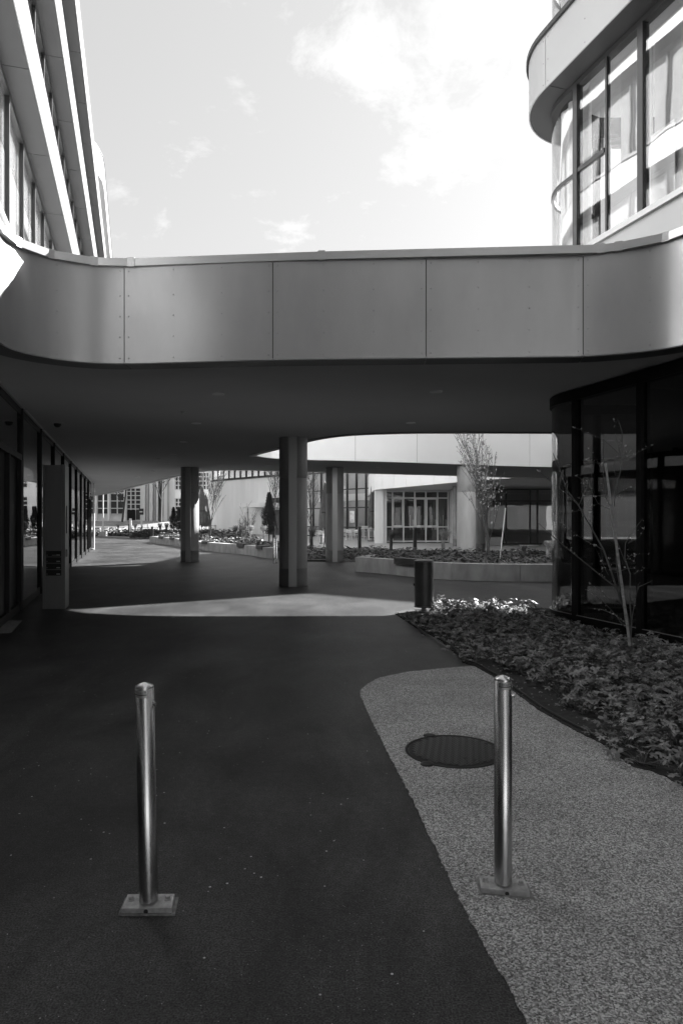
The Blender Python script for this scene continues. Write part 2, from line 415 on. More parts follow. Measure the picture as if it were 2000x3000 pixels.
def thing(name, label, cat, loc=(0,0,0), group=None, local=False):
    o = bpy.data.objects.new(name, None); COL.objects.link(o); o.location = loc
    o.empty_display_size = 0.2
    o['label'] = label; o['category'] = cat
    if group: o['group'] = group
    if local: o['_loc'] = 1
    return o
def tag(o, label, cat, group=None, kind=None):
    o['label'] = label
    if kind: o['kind'] = kind
    else: o['category'] = cat
    if group: o['group'] = group
    return o
def structure(o): o['kind'] = 'structure'; return o
def dup(root, loc, rz, label, group=None, scale=None):
    r = root.copy(); COL.objects.link(r); r.location = loc; r.rotation_euler = (0, 0, rz); r['label'] = label
    if group: r['group'] = group
    if scale: r.scale = scale
    def rec(a, b):
        for ch in list(a.children):
            c = ch.copy(); COL.objects.link(c); c.parent = b; rec(ch, c)
    rec(root, r); return r
def G(x, y, z=0.0):
    Y = 2000*(1.6-z)/(y-1522.0); return ((x-1000)/2000*Y, Y)
def inside(p, poly):
    x, y = p; c = False; n = len(poly)
    for i in range(n):
        x1, y1 = poly[i]; x2, y2 = poly[(i+1)%n]
        if (y1 > y) != (y2 > y) and x < (x2-x1)*(y-y1)/(y2-y1)+x1: c = not c
    return c

def palm_leaf(mb, c, size, yaw, tilt, lobes=5):
    # five-lobed toothed leaf, slightly cupped
    n = []; k = lobes*4
    pts = []
    for i in range(k):
        a = -math.pi*.86 + 2*math.pi*.86*i/(k-1)
        ph = i % 4
        r = (0.34, 0.80, 1.0, 0.70)[ph] * (1 - .18*abs(a)/math.pi) * size * random.uniform(.92,1.06)
        pts.append((r*math.cos(a), r*math.sin(a), -.22*r*r/size + random.uniform(-.03,.03)*size))
    M = Matrix.Rotation(yaw, 3, 'Z') @ Matrix.Rotation(tilt, 3, 'Y')
    v = [Vector(c)] + [Vector(c) + M @ Vector(p) for p in pts]
    mb.add(v, [(0, i, i+1) for i in range(1, k)])

# ------------------------------------------------------------------ plan outlines
def LLINE(y, o=0.0): return (-1.52 - o - 0.303*y, y)
def LG(y): return (-1.866 - 0.3155*y, y)
CX, CY = 4.284, 10.87
def rb(o, ynear=-14.0, xfar=16.0, n=18):
    # right building outline at offset o outside the glass, travelling from far right round the nose and towards the camera
    r = 0.9 + o; p = [(xfar, CY + r)]
    a0 = R_(90); a1 = R_(197.5)
    for i in range(n+1):
        a = a0 + (a1-a0)*i/n; p.append((CX + r*math.cos(a), CY + r*math.sin(a)))
    y = 8.0
    p.append((6.77 - o*1.0486 - 0.3155*y, y)); p.append((6.77 - o*1.0486 - 0.3155*ynear, ynear)); return p

FRONT = [LLINE(-14), LLINE(-6), LLINE(0), LLINE(5.0)] + \
    spline([(-3.65, 7.05), (-3.81, 7.66), (-3.77, 8.03), (-3.62, 8.27), (-3.41, 8.44), (-3.18, 8.547), (-2.93, 8.60), (-2.6, 8.60), (-2.09, 8.545),
            (-0.842, 8.42), (1.036, 8.323), (2.5, 8.25), (2.91, 8.22), (3.35, 8.08), (3.65, 7.9), (3.88, 7.62), (4.06, 7.15), (4.31, 6.4)], 6) + \
    [(6.33, 0), (8.22, -6), (10.75, -14)]
HOLE_FAR = [(-2.62, 21.07), (-2.35, 21.75), (-2.0, 22.05), (-1.11, 22.5), (.46, 22.95), (2.63, 23.7), (4.81, 24.6), (6.99, 25.4), (9.2, 25.9)]
HOLE_NEAR = [(9.2, 15.75), (4.77, 15.6), (2.65, 15.57), (1.38, 15.63), (.43, 15.9), (.02, 16.15), (-.4, 16.6), (-.867, 17.4), (-1.77, 19.2), (-2.45, 20.6), (-2.62, 21.07)]
HOLE = spline(HOLE_FAR, 5) + [(9.6, 25.5), (9.6, 16.2)] + spline(HOLE_NEAR, 5)[:-1]
SFAR = spline([(-21.0, 57.5), (-17.2, 51.0), (-12.0, 40.4), (-9.7, 35.7), (-7.49, 31.3), (-5.97, 28.4), (-4.99, 27.5), (-3.95, 27.3), (-2.6, 27.7), (-1.39, 28.2),
        (-.64, 28.5), (1.39, 29.35), (5.19, 30.8), (6.47, 31.3), (8.07, 32.2)], 5)

# ------------------------------------------------------------------ ground, path, beds, lawn
gm = MB(); gm.add([(-400,-60,0),(400,-60,0),(400,800,0),(-400,800,0)], [(0,1,2,3)])
structure(gm.build('ground', 'asphalt'))
PATH_L = [G(*p) for p in ((1543,3000),(1505,2921),(1428,2793),(1352,2653),(1275,2487),(1212,2353),(1148,2232),(1097,2130),(1072,2075),(1056,2041),(1056,2025),(1071,2009),(1110,1987),(1186,1971),(1290,1960),(1388,1952))]
BEDEDGE = [G(*p) for p in ((1160,1801),(1215,1838),(1289,1875),(1330,1912),(1358,1944),(1390,1953),(1454,1990),(1520,2040),(1581,2085),(1660,2130),(1760,2181),(1836,2238),(1862,2252),(1913,2264),(1950,2280),(2000,2308))]
def jag(pts, amp, step=0.03):
    S = arclen(pts); n = int(S[-1]/step); out = []
    for i in range(n+1):
        q = at_s(pts, S, S[-1]*i/n); a = amp
        out.append((q[0] + random.uniform(-a,a), q[1] + random.uniform(-a,a)))
    return out
pth = [(1.15,-4.0)] + [(0.70,0.6)] + jag(PATH_L, 0.006, .02) + BEDEDGE[5:] + [(2.2,3.3),(2.9,0.5),(3.3,-4)]
pm = MB(); pm.prism(pth, -0.02, 0.006); structure(pm.build('footpath', 'aggregate'))
BED = jag(BEDEDGE, 0.012) + [(2.2,3.3),(2.9,0.5),(3.3,-4),(7.9,-4)] + [(6.72-0.3155*0, 0)] + [(3.58, 10.0)] + [(3.40,10.8),(3.5,11.3),(3.9,11.75),(4.2,12.05),(3.6,12.25),(2.6,12.3),(1.6,12.15),(1.12,11.95),(.93,11.7)]
bmz = MB(); bmz.prism(BED, -0.02, 0.012)
structure(bmz.build('planting_soil', 'soil'))
# small stones and mulch on the soil
mm = MB()
for i in range(900):
    while True:
        p = (random.uniform(0.9,4.5), random.uniform(4,12.3))
        if inside(p, BED): break
    s_ = random.uniform(.004,.012); z = .012
    mm.add([(p[0]-s_,p[1]-s_*.7,z),(p[0]+s_,p[1]-s_*.5,z),(p[0]+s_*.6,p[1]+s_,z),(p[0]-s_*.8,p[1]+s_*.8,z),(p[0],p[1],z+s_*1.1)], [(0,1,4),(1,2,4),(2,3,4),(3,0,4)])
dl_ = MB()
for i in range(420):
    while True:
        p = (random.uniform(0.9,3.4), random.uniform(4,12.2))
        if inside(p, BED): break
    palm_leaf(dl_, (p[0], p[1], .018), random.uniform(.010,.026), random.uniform(0,6.28), random.uniform(-.3,.3), 3)
tag(dl_.build('dry_leaves', 'bamboo'), 'small dry pale leaf scraps lying on the dark soil of the near bed', None, kind='stuff')
tag(mm.build('gravel', 'mortar'), 'pale grit scattered over the dark soil of the foreground bed', None, kind='stuff')
gr = MB()
for i in range(3600):
    y = 2.1 + 9.3*random.random()**1.4; x = random.uniform(-.5*y - .3, .35*y)
    if x > .25 + .02*y and y < 7.4: continue
    if random.random() > .35 + .65*math.sin(x*1.7 + 1)**2*math.sin(y*.9)**2: continue
    s_ = random.uniform(.0007,.0019) * (2.2 if random.random() < .02 else 1) * (1 + .06*y)
    gr.add([(x-s_,y-s_*.7,.001),(x+s_,y-s_*.5,.001),(x+s_*.6,y+s_,.001),(x-s_*.8,y+s_*.8,.001),(x,y,s_*.9)], [(0,1,4),(1,2,4),(2,3,4),(3,0,4)])
tag(gr.build('grit', 'grit_stone'), 'tiny pale grit scattered over the dark asphalt in front', None, kind='stuff')
# far lawn, a low rise
lm = MB(); vs_ = []; fs = []; nx = 24; ny = 10
for j in range(ny+1):
    for i in range(nx+1):
        x = -62 + i*2.5; y = 76 + j*2.2; t = min(1, max(0, (y-76)/13)); vs_.append((x, y, 0.02 + 1.35*t*t*(3-2*t) + 0.04*math.sin(x*1.1)*t))
for j in range(ny):
    for i in range(nx): a = j*(nx+1)+i; fs.append((a, a+1, a+nx+2, a+nx+1))
lm.add(vs_, fs, True); structure(lm.build('lawn', 'lawn'))
rm = MB(); rm.sheet([(-60,73.0),(-12,71.0),(-12,73.5),(-60,76.0)], 0.008); structure(rm.build('road', 'road'))
pv = MB(); pv.sheet([(-12,52),(-3,40),(2.6,36.5),(9,34),(30,34),(30,60),(-5,72),(-20,72)], 0.006); structure(pv.build('plaza_paving', 'paving'))

# ------------------------------------------------------------------ the bridge (low slab with curved fascia)
deck = thing('elevated_walkway', 'low curved deck with pale metal fascia spanning the passage between both buildings', 'walkway')
RIGHTCUT = [(40,-14),(40,33)]
OUT = FRONT + RIGHTCUT + list(reversed(SFAR)) + [(-24,56),(-16.4,46)] + [(LLINE(38)[0]-1.5,38)] + [(LLINE(-14)[0]-3,-14)]
inset = offset(FRONT, -0.30)
OUT2 = inset + RIGHTCUT + list(reversed(offset(SFAR, 0.25))) + [(-24,55),(-16.4,46)] + [(LLINE(38)[0]-1.5,38)] + [(LLINE(-14)[0]-3,-14)]
hole_in = offset(HOLE + [HOLE[0]], -0.06)[:-1]
sl = MB(); sl.prism(OUT2, 3.575, 4.55, [hole_in]); sl.build('soffit', 'plaster', deck)
SF = arclen(FRONT)
def s_of(pts, S, x, y):
    return min(range(len(pts)), key=lambda i: (pts[i][0]-x)**2 + (pts[i][1]-y)**2)
def s_near(pts, x, y):
    S = arclen(pts); best = (1e9, 0); k = 0.0
    while k < S[-1]:
        q = at_s(pts, S, k); d = (q[0]-x)**2 + (q[1]-y)**2
        if d < best[0]: best = (d, k)
        k += 0.02
    return best[1]
j0 = s_near(FRONT, -2.73, 8.62); j1 = s_near(FRONT, -.842, 8.42); j2 = s_near(FRONT, 1.036, 8.323); j3 = s_near(FRONT, 2.91, 8.22)
joints = [j0-6.6, j0-4.4, j0-2.35, j0, j1, j2, j3, j3+2.2, j3+4.4, j3+6.6]
joints = [0.05] + [joints[0]-2.2*k for k in range(6,0,-1)] + joints + [joints[-1]+2.2*k for k in range(1,9)]
joints = [j for j in joints if 0 <= j < SF[-1]]
ZF0, ZF1 = 3.572, 4.785
def rivets(mb, pts, s_list, zs, r=0.0095):
    S = arclen(pts)
    for s in s_list:
        p = at_s(pts, S, s); d = dir_at(pts, S, s); nrm = Vector((d.y, -d.x, 0)); c = Vector((p[0], p[1], 0))
        t = Vector((d.x, d.y, 0)); up = Vector((0,0,1))
        for z in zs:
            v = []; b = c + up*z
            for rr, h in ((r, 0.0005), (r*0.75, 0.004)):
                v += [b + (t*math.cos(k*math.pi/4) + up*math.sin(k*math.pi/4))*rr + nrm*h for k in range(8)]
            v.append(b + nrm*0.006)
            f = [(k, (k+1)%8, 8+(k+1)%8, 8+k) for k in range(8)] + [(8+k, 8+(k+1)%8, 16) for k in range(8)]
            mb.add(v, f, True)
zr = [ZF0 + (ZF1-ZF0)*q for q in (.05, .27, .485, .70, .955)]
for a, b in zip(joints, joints[1:]):
    seg = sub(FRONT, a + 0.005, b - 0.005); m = MB().ribbon(seg, ZF0, ZF1, 0.004)
    w = b - a
    i2 = len(m.f)
    if seg[0][1] > 5: rivets(m, FRONT, [a+0.055, a+w*.335, a+w*.66, b-0.055], zr)
    m.build('fascia_panel', 'panel', deck, m2='rivet_dark', i2=i2)
bk = MB().ribbon(offset(FRONT, -0.03), 3.60, 4.80, 0.03); bk.build('fascia_backing', 'frame_black', deck)
# underside return strip with joints
for a, b in zip(joints, joints[1:]):
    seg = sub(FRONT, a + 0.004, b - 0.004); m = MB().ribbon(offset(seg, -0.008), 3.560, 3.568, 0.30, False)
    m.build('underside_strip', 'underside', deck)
# coping: straight lengths of folded metal with seam plates
CP = offset(FRONT, 0.035)
cj = [0.05]; k = j0 - 9
marks = [j0-3.0, j0-2.45, j0-1.75, j0-1.35, j0-.92, j0-.42, j0+.03, (j1+j2)/2 - .40, j3+.12, j3+.32, j3+.83, j3+1.25, j3+1.9, j3+2.6]
cj += [marks[0]-1.1*q for q in range(14,0,-1)] + marks + [marks[-1]+1.2*q for q in range(1,14)]
SCP = arclen(CP)
for a, b in zip(cj, cj[1:]):
    if a < 0 or b > SCP[-1]: continue
    p, q = at_s(CP, SCP, a), at_s(CP, SCP, b)
    seg = [p, q]
    tilt = 0
    m = MB(); inn = offset(seg, -0.45)
    m.add([(p[0],p[1],4.785),(q[0],q[1],4.785),(q[0],q[1],4.885),(p[0],p[1],4.885),(inn[1][0],inn[1][1],4.875),(inn[0][0],inn[0][1],4.875),(inn[1][0],inn[1][1],4.785),(inn[0][0],inn[0][1],4.785)],
          [(0,1,2,3),(3,2,4,5),(5,4,6,7),(1,0,7,6),(0,3,5,7),(2,1,6,4)])
    m.build('coping', 'coping', deck, 0.004)
for a in cj[1:-1]:
    if not (j0-6 < a < j3+5): continue
    o2 = offset(CP, 0.006); S2 = arclen(o2); w = 0.045
    sc_ = S2[-1]/SCP[-1]; p = at_s(CP, SCP, a-w); q = at_s(CP, SCP, a+w)
    seg = offset([p, q], 0.007); inn = offset([p, q], -0.45); m = MB()
    m.add([(seg[0][0],seg[0][1],4.780),(seg[1][0],seg[1][1],4.780),(seg[1][0],seg[1][1],4.893),(seg[0][0],seg[0][1],4.893),(inn[1][0],inn[1][1],4.882),(inn[0][0],inn[0][1],4.882),(inn[1][0],inn[1][1],4.78),(inn[0][0],inn[0][1],4.78)],
          [(0,1,2,3),(3,2,4,5),(5,4,6,7),(1,0,7,6),(0,3,5,7),(2,1,6,4)])
    m.build('seam_plate', 'coping', deck)
# far edge of slab and the rim of the opening
FE = offset(SFAR + [(8.5, 32.4), (40, 32.4)], 0)
FE = list(reversed(FE))
m = MB().ribbon(FE, 3.56, 4.9, 0.1); m.build('far_fascia', 'panel_white', deck)
HR = HOLE + [HOLE[0]]
SH = arclen(HR)
hj = [s_near(HR, *p) for p in ((-1.6,22.3),(.46,22.95),(2.63,23.7),(4.81,24.6),(6.99,25.4))]
hj = sorted(hj); step = 2.35
allj = [0.0] + hj; 
s = hj[-1] + step
while s < SH[-1] - 1.2: allj.append(s); s += step
allj.append(SH[-1])
for a, b in zip(allj, allj[1:]):
    MB().ribbon(sub(HR, a + .006, b - .006), 3.572, 4.87, 0.012).build('rim_panel', 'panel_white', deck)
MB().ribbon(offset(HR, -0.02), 3.60, 4.86, 0.03).build('rim_backing', 'frame_black', deck)
MB().ribbon(offset(HR, 0.03), 4.872, 4.91, 0.32).build('rim_coping', 'coping', deck)
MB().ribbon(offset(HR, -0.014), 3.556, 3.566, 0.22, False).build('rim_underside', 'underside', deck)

# downlights and camera in the ceiling
dl0 = None
DL = [((-1.93,10.7),'near left'),((1.45,10.5),'near right'),((1.41,13.9),''),((-2.97,13.97),''),((-4.0,17.3),''),((-5.07,20.6),''),((-6.1,23.9),''),((-7.6,27.7),''),((-9.4,31.5),''),((1.39,25.7),''),((-2.6,24.6),'')]
dlab = ['round downlight in the ceiling nearest the left end of the bridge front', 'round downlight in the ceiling nearest the right end of the bridge front',
  'round downlight just before the near edge of the roof opening', 'second round downlight of the row running along the left glass wall',
  'third round downlight of the row beside the left glass wall', 'fourth round downlight of the row beside the left glass wall', 'fifth round downlight of the row beside the left glass wall',
  'sixth round downlight of the row beside the left glass wall', 'farthest round downlight of the row beside the left glass wall', 'round downlight beyond the roof opening, right of the far pillar', 'round downlight behind the large pillar, beyond the opening']
for i, (p, _) in enumerate(DL):
    if dl0 is None:
        dl0 = thing('ceiling_light', dlab[0], 'ceiling light', (p[0],p[1],3.575), 'downlights in the walkway ceiling', local=True)
        MB().lathe([(0.098,0.0),(0.098,-0.012),(0.078,-0.016),(0.070,-0.004)], n=28).build('trim_ring', 'panel_white', dl0)
        MB().lathe([(0.0,-0.002),(0.072,-0.002)], n=28).build('lens', 'label_silver', dl0)
    else: dup(dl0, (p[0],p[1],3.575), 0, dlab[i])
cc = thing('security_camera', 'black dome security camera on a round plate in the left ceiling', 'security camera', (-5.78,13.9,3.575), local=True)
MB().lathe([(0.135,0),(0.135,-.01),(.09,-.022),(.0,-.022)], n=28, caps=False).build('mounting_plate', 'plaster', cc)
MB().lathe([(0.075,-.02),(0.072,-.05),(.055,-.08),(.03,-.095),(0.001,-.10)], n=24).build('camera_dome', 'label_ink', cc)
for (x, y, l) in ((-2.9,12.5,'tiny round smoke sensor on the ceiling left of the large pillar'),(-5.9,22.0,'tiny round smoke sensor on the ceiling far down the passage')):
    t = thing('smoke_sensor', l, 'sensor', (x,y,3.575), local=True); MB().lathe([(0.05,0),(0.05,-.012),(.02,-.03),(0.001,-.032)], n=16).build('sensor_head', 'plaster', t)

# ------------------------------------------------------------------ columns
def column(x, y, label, r=0.34, strip=True):
    c = thing('concrete_column', label, 'column', (x,y,0), 'round concrete columns carrying the deck', local=True)
    m = MB(); n = 48; prof = []
    # shaft with two shallow vertical grooves and a cast joint
    v = []; zs = [0.43, 2.585, 2.59, 2.60, 2.605, 3.575]
    for z in zs:
        for k in range(n):
            a = 2*math.pi*k/n; rr = r
            ang = (math.degrees(a) - 270 + 540) % 360 - 180
            if k % 8 == 3: rr = r - 0.007
            if 2.587 < z < 2.603: rr -= 0.006
            v.append((rr*math.cos(a), rr*math.sin(a), z))
    f = [(i*n+k, i*n+(k+1)%n, (i+1)*n+(k+1)%n, (i+1)*n+k) for i in range(len(zs)-1) for k in range(n)]
    m.add(v, f, True); m.build('shaft', 'concrete' if strip or y > 30 else 'concrete_lit', c)
    MB().lathe([(r+0.004,0),(r+0.004,0.43),(r-.02,0.43)], n=48).build('base_band', 'column_base', c)
    if strip:
        MB().box(-0.085, 0.105, -r-0.035, -r+0.05, 0.0, 3.57).build('steel_channel', 'steel_strip', c, 0.004)
    return c
column(-1.165, 16.52, 'largest nearest concrete column standing left of the middle of the passage')
column(-5.75, 25.9, 'leftmost concrete column, far end of the passage beside the seat wall')
column(-.26, 26.0, 'concrete column at the edge of the ground cover, right behind the nearest one')
column(4.55, 24.9, 'concrete column coloured bright for reflected light, standing in the planter behind the seat wall', strip=False)
column(6.95, 40.6, 'grey round column at the right end of the wide white framed window', strip=False)
column(6.70, 33.5, 'shaded round column just right of the bright planter column', strip=False)

# ------------------------------------------------------------------ left building
LB = thing('left_office_building', 'office block on the left with bright projecting bands between window rows', 'building', LLINE(10) + (0,))
def LBX(y, a): return (-1.52 - a - 0.303*y, y)
def lline(a, y0, y1): return [LBX(y0, a), LBX(y1, a)]
YS, YE = -14.0, 50.0
bands = [(8.19,8.84),(11.6,12.28),(15.0,15.72)]
# first storey parapet/sill
def seg_ribbon(parent, name, a, y0, y1, z0, z1, th, m, step=3.6):
    y = y0
    while y < y1 - 0.1:
        e = min(y + step, y1)
        MB().ribbon(lline(a, y + .005, e - .005), z0, z1, th, False).build(name, m, parent); y = e
seg_ribbon(LB, 'sill_panel', 0.22, YS, YE, 4.8, 5.54, 0.2, 'panel_upper')
MB().ribbon(lline(0.17, YS, YE), 5.542, 5.60, 0.4, False).build('sill_coping', 'coping', LB, 0.004)
for i, (z0, z1) in enumerate(bands):
    seg_ribbon(LB, 'fascia_band', 0.0, YS, YE, z0, z1, 0.02, 'panel_upper')
    MB().ribbon(lline(0.06, YS, YE), z1 - .01, z1 + .05, 0.3, False).build('band_gap', 'frame_black', LB)
    MB().ribbon(lline(0.0, YS, YE), z1 + .052, z1 + 0.13, 0.4, False).build('band_coping', 'panel', LB)
    MB().ribbon(lline(0.03, YS, YE), z0 + .02, z1 - .02, 0.04, False).build('band_backing', 'frame_black', LB)
    # soffit boards under the band with joints
    y = YS
    while y < YE:
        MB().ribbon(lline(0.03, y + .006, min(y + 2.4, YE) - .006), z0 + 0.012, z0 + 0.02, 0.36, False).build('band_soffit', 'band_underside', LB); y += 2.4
    MB().ribbon(lline(0.40, YS, YE), z0 - .08, z0 + .01, 0.1, False).build('head_frame', 'frame_dark', LB)
# windows, one per bay of two lights
def window_L(y0, y1, z0, z1, sash):
    w = MB(); t = 0.045
    A = 0.42
    for y in (y0, (y0+y1)/2):
        w.ribbon(lline(A - .035, y - t/2 + (t/2 if y == y0 else 0), y + t/2 + (t/2 if y == y0 else 0)), z0, z1, 0.08, False)
    w.ribbon(lline(A - .02, y0 + t, y1), z0, z0 + .06, 0.07, False)
    w.ribbon(lline(A - .03, y0 + t, y1), z1 - .06, z1 - .002, 0.07, False)
    if sash:
        ym = (y0+y1)/2
        w.ribbon(lline(A - .03, ym + .03, y1 - .01), z0 + (z1-z0)*.42, z0 + (z1-z0)*.42 + .07, 0.07, False)
        w.ribbon(lline(A - .025, ym + .04, ym + .09), z0 + .07, z0 + (z1-z0)*.42, 0.06, False)
        w.ribbon(lline(A - .025, y1 - .07, y1 - .02), z0 + .07, z0 + (z1-z0)*.42, 0.06, False)
    f = w.build('window', 'frame_dark', LB)
    MB().ribbon(lline(A, y0 + t, y1), z0 + .06, z1 - .06, 0.012, False).build('pane', 'glass_upper', f)
    return f
floors = [(5.60, 8.12), (8.97, 11.53), (12.41, 14.93)]
for fi, (z0, z1) in enumerate(floors):
    y = 5.0; i = 0
    while y < 46:
        w = 2.7 if y < 30 else 5.4
        window_L(y, y + w, z0, z1, i % 2 == 0); y += w; i += 1
    for y in (-14, -9.5, -5, -.5):
        window_L(y, y + (5.5 if y == -.5 else 4.5), z0, z1, False)
    # dark room behind
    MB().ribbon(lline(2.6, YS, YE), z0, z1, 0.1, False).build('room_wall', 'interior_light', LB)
    yb = -14.0
    while yb < 46:
        MB().ribbon(lline(0.50, yb + .06, yb + 1.30), z0 + random.choice((.0, .0, .0, .5)), z1, 0.01, False).build('blind', 'curtain', LB); yb += 1.35
    MB().ribbon(lline(0.56, YS, YE), z0 - 1.1 if fi else 4.6, z0 - .05, 4.0, False).build('floor_slab', 'interior_light', LB)
    yy = 6.3
    while yy < 44:
        b = LBX(yy, .62); e = LBX(yy, 2.5); MB().obox(((b[0]+e[0])/2, yy), (1,0), .9, .06, z0, z1).build('room_partition', 'interior_light', LB); yy += 5.4
MB().ribbon(lline(0.5, YS, YE), 14.93, 15.95, 5.0, False).build('roof', 'wall_grey', LB)
# higher rounded block further along
up = [LBX(50, 0.0), LBX(34, 0.0)]
noseL = [(-14.5, 31.5), (-13.0, 31.4), (-12.1, 31.5), (-11.75, 31.8), (-11.62, 32.4), (-11.66, 33.3)] 
path = spline(noseL, 5) + [LBX(34, 0.0), LBX(42, 0), LBX(52, 0)]
MB().ribbon(path, 18.1, 19.3, 0.3).build('penthouse_band', 'panel_upper', LB)
MB().ribbon(offset(path, .03), 19.302, 19.38, 0.5).build('penthouse_coping', 'dark_metal', LB)
MB().ribbon(offset(path, -.45), 15.9, 17.85, 0.1).build('penthouse_glazing', 'glass_far', LB)
MB().ribbon(offset(path, -.30), 17.80, 17.85, 0.9, False).build('penthouse_soffit', 'wall_grey', LB)
MB().ribbon(offset(path, -1.4), 15.9, 17.8, 0.1).build('penthouse_wall', 'interior', LB)

# ground floor glass wall of the left building
def LGp(y, o=0.0): return (-1.866 - o - 0.3155*y, y)
def lg(o, y0, y1): return [LGp(y0, o), LGp(y1, o)]
mull = [12.08 + 2.69*k for k in range(-8, 10)]
mull = [y for y in mull if y < 36.8]
for i in range(len(mull)-1):
    y0, y1 = mull[i], mull[i+1]
    door = (abs(y0 - 9.39) < .1) or i == len(mull)-2
    w = MB()
    w.ribbon(lg(-.05, y0 - .04, y0 + .04), 0.0, 3.56, 0.16, False)
    w.ribbon(lg(-.02, y0 + .04, y1 - .04), 3.46, 3.56, 0.08, False)
    w.ribbon(lg(-.02, y0 + .04, y1 - .04), 0.0, 0.14, 0.10, False)
    if door:
        w.ribbon(lg(-.04, y0 + .04, y1 - .04), 2.64, 2.74, 0.12, False)
        w.ribbon(lg(-.045, y1 - .16, y1 - .045), 0.0, 2.64, 0.12, False)
        w.ribbon(lg(-.045, (y0+y1)/2 - .05, (y0+y1)/2 + .05), 0.14, 2.64, 0.12, False)
    f = w.build('shop_window', 'frame_black', LB)
    if door and y0 < 12:
        MB().ribbon(lg(0.0, y0 + .04, y1 - .04), 2.74, 3.46, 0.012, False).build('pane', 'glass_dark', f)
        MB().ribbon(lg(0.03, y0 + .04, y1 - .16), 0.14, 2.64, 0.05, False).build('door_leaf', 'frame_black', f)
    else:
        MB().ribbon(lg(0.0, y0 + .04, y1 - .04), 0.14, 3.46, 0.012, False).build('pane', 'glass_dark', f)
    MB().ribbon(lg(-.10, y0 + .1, y1 - .1), 3.545, 3.556, 0.03, False).build('head_trim', 'label_silver', f)
e = LGp(36.7)
MB().tube([(e[0]+.12, e[1]+.05, 0.0), (e[0]+.12, e[1]+.05, 3.55)], 0.05, 10).build('downpipe', 'frame_white', LB)
MB().ribbon([LGp(36.75), (LGp(36.75)[0]-8, 39.0)], 0, 3.56, 0.1, False).build('end_wall', 'frame_dark', LB)
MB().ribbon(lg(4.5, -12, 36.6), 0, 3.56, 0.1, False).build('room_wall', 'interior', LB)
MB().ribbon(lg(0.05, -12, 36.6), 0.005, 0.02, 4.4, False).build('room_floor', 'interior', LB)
MB().ribbon(lg(-0.16, 36.0, 36.75), 0.0, 0.05, .3, False).build('doorstep', 'concrete', LB)
mat_o = MB().add([(-5.75,9.35,.01),(-4.62,9.55,.01),(-5.02,10.75,.01),(-6.1,10.7,.01)], [(0,1,2,3)]).build('door_mat', 'mortar')
tag(mat_o, 'pale grey threshold mat at the black door at the left edge', 'mat')

# ------------------------------------------------------------------ mailbox pillar
MP = thing('mailbox_pillar', 'tall grey metal intercom pillar with four letterboxes beside the left glass wall', 'mailbox pillar', (-5.13,12.2,0))
u = Vector((1.0, 0.03)).normalized()
def mbx(mb, x0, x1, y0, y1, z0, z1):
    # local frame: x across the front, y into depth (leaning with the building)
    o = Vector((-5.325, 12.17)); vx = Vector((1, 0)); vy = Vector((-.27, .963))
    q = [o + vx*a + vy*b for a, b in ((x0,y0),(x1,y0),(x1,y1),(x0,y1))]
    mb.add([(p.x,p.y,z0) for p in q] + [(p.x,p.y,z1) for p in q], [(0,3,2,1),(4,5,6,7),(0,1,5,4),(1,2,6,5),(2,3,7,6),(3,0,4,7)]); return mb
mbx(mbx(mbx(MB(), 0, .05, 0, .58, 0, 2.58), .34, .40, 0, .58, 0, 2.58), .05, .34, .02, .58, 0, 2.575).build('casing', 'steel_strip', MP)
mbx(MB(), .055, .335, .006, .02, 1.06, 2.56).build('upper_panel', 'steel_strip', MP)
mbx(MB(), .055, .335, .006, .02, .02, .585).build('lower_panel', 'steel_strip', MP)
for k in range(4):
    z = .60 + k*.113
    b = mbx(MB(), .06, .33, .004, .02, z, z + .107).build('letterbox', 'dark_metal', MP)
    mbx(MB(), .075, .325, -.002, .004, z + .058, z + .094).build('flap', 'dark_metal', b)
    mbx(MB(), .066, .325, -.004, .004, z + .101, z + .107).build('rim', 'steel_strip', b)
    mbx(MB(), .245, .31, -.003, .004, z + .018, z + .036).build('name_plate', 'label_silver', b)
    if k == 3: mbx(MB(), .165, .238, -.002, .004, z + .020, z + .028).build('name_plate', 'label_silver', b)
    mbx(MB(), .072, .084, -.003, .004, z + .020, z + .032).build('lock', 'label_silver', b)
mbx(MB(), .40, .43, .12, .28, .93, 1.06).build('reader_box', 'steel_strip', MP)
mbx(MB(), .40, .412, .18, .24, 1.35, 1.85).build('intercom_panel', 'dark_metal', MP)

# ------------------------------------------------------------------ right building
RB = thing('right_office_building', 'office block on the right with a rounded glass corner and projecting metal bands', 'building', (5.2,8.0,0))
g0 = rb(0.0); 
Yb = [(4.284, 11.77)]
def s_at_y(pts, ytarget):
    # arclength where the straight part (towards the camera) crosses y
    S = arclen(pts)
    for i in range(len(pts)-2, len(pts)-1):
        pass
    for i in range(len(pts)-1):
        if pts[i][1] >= ytarget > pts[i+1][1] and pts[i][0] < 12 and i > 12:
            t = (pts[i][1]-ytarget)/(pts[i][1]-pts[i+1][1]); return S[i] + (S[i+1]-S[i])*t
    return None
smull = [s_at_y(g0, 10.25) - k for k in (0,)]
s_first = s_at_y(g0, 10.27)
s_list = [s_first + 1.365*k for k in range(0, 17)]
S0 = arclen(g0)
s_nose = arclen(g0)[1]
def post(mb, pts, s, w, d0, d1, z0, z1):
    S = arclen(pts); p = at_s(pts, S, s); d = dir_at(pts, S, s); nn = Vector((d.y, -d.x)); c = Vector(p) + nn*((d0+d1)/2)
    mb.obox(c, d, w/2, abs(d1-d0)/2, z0, z1)
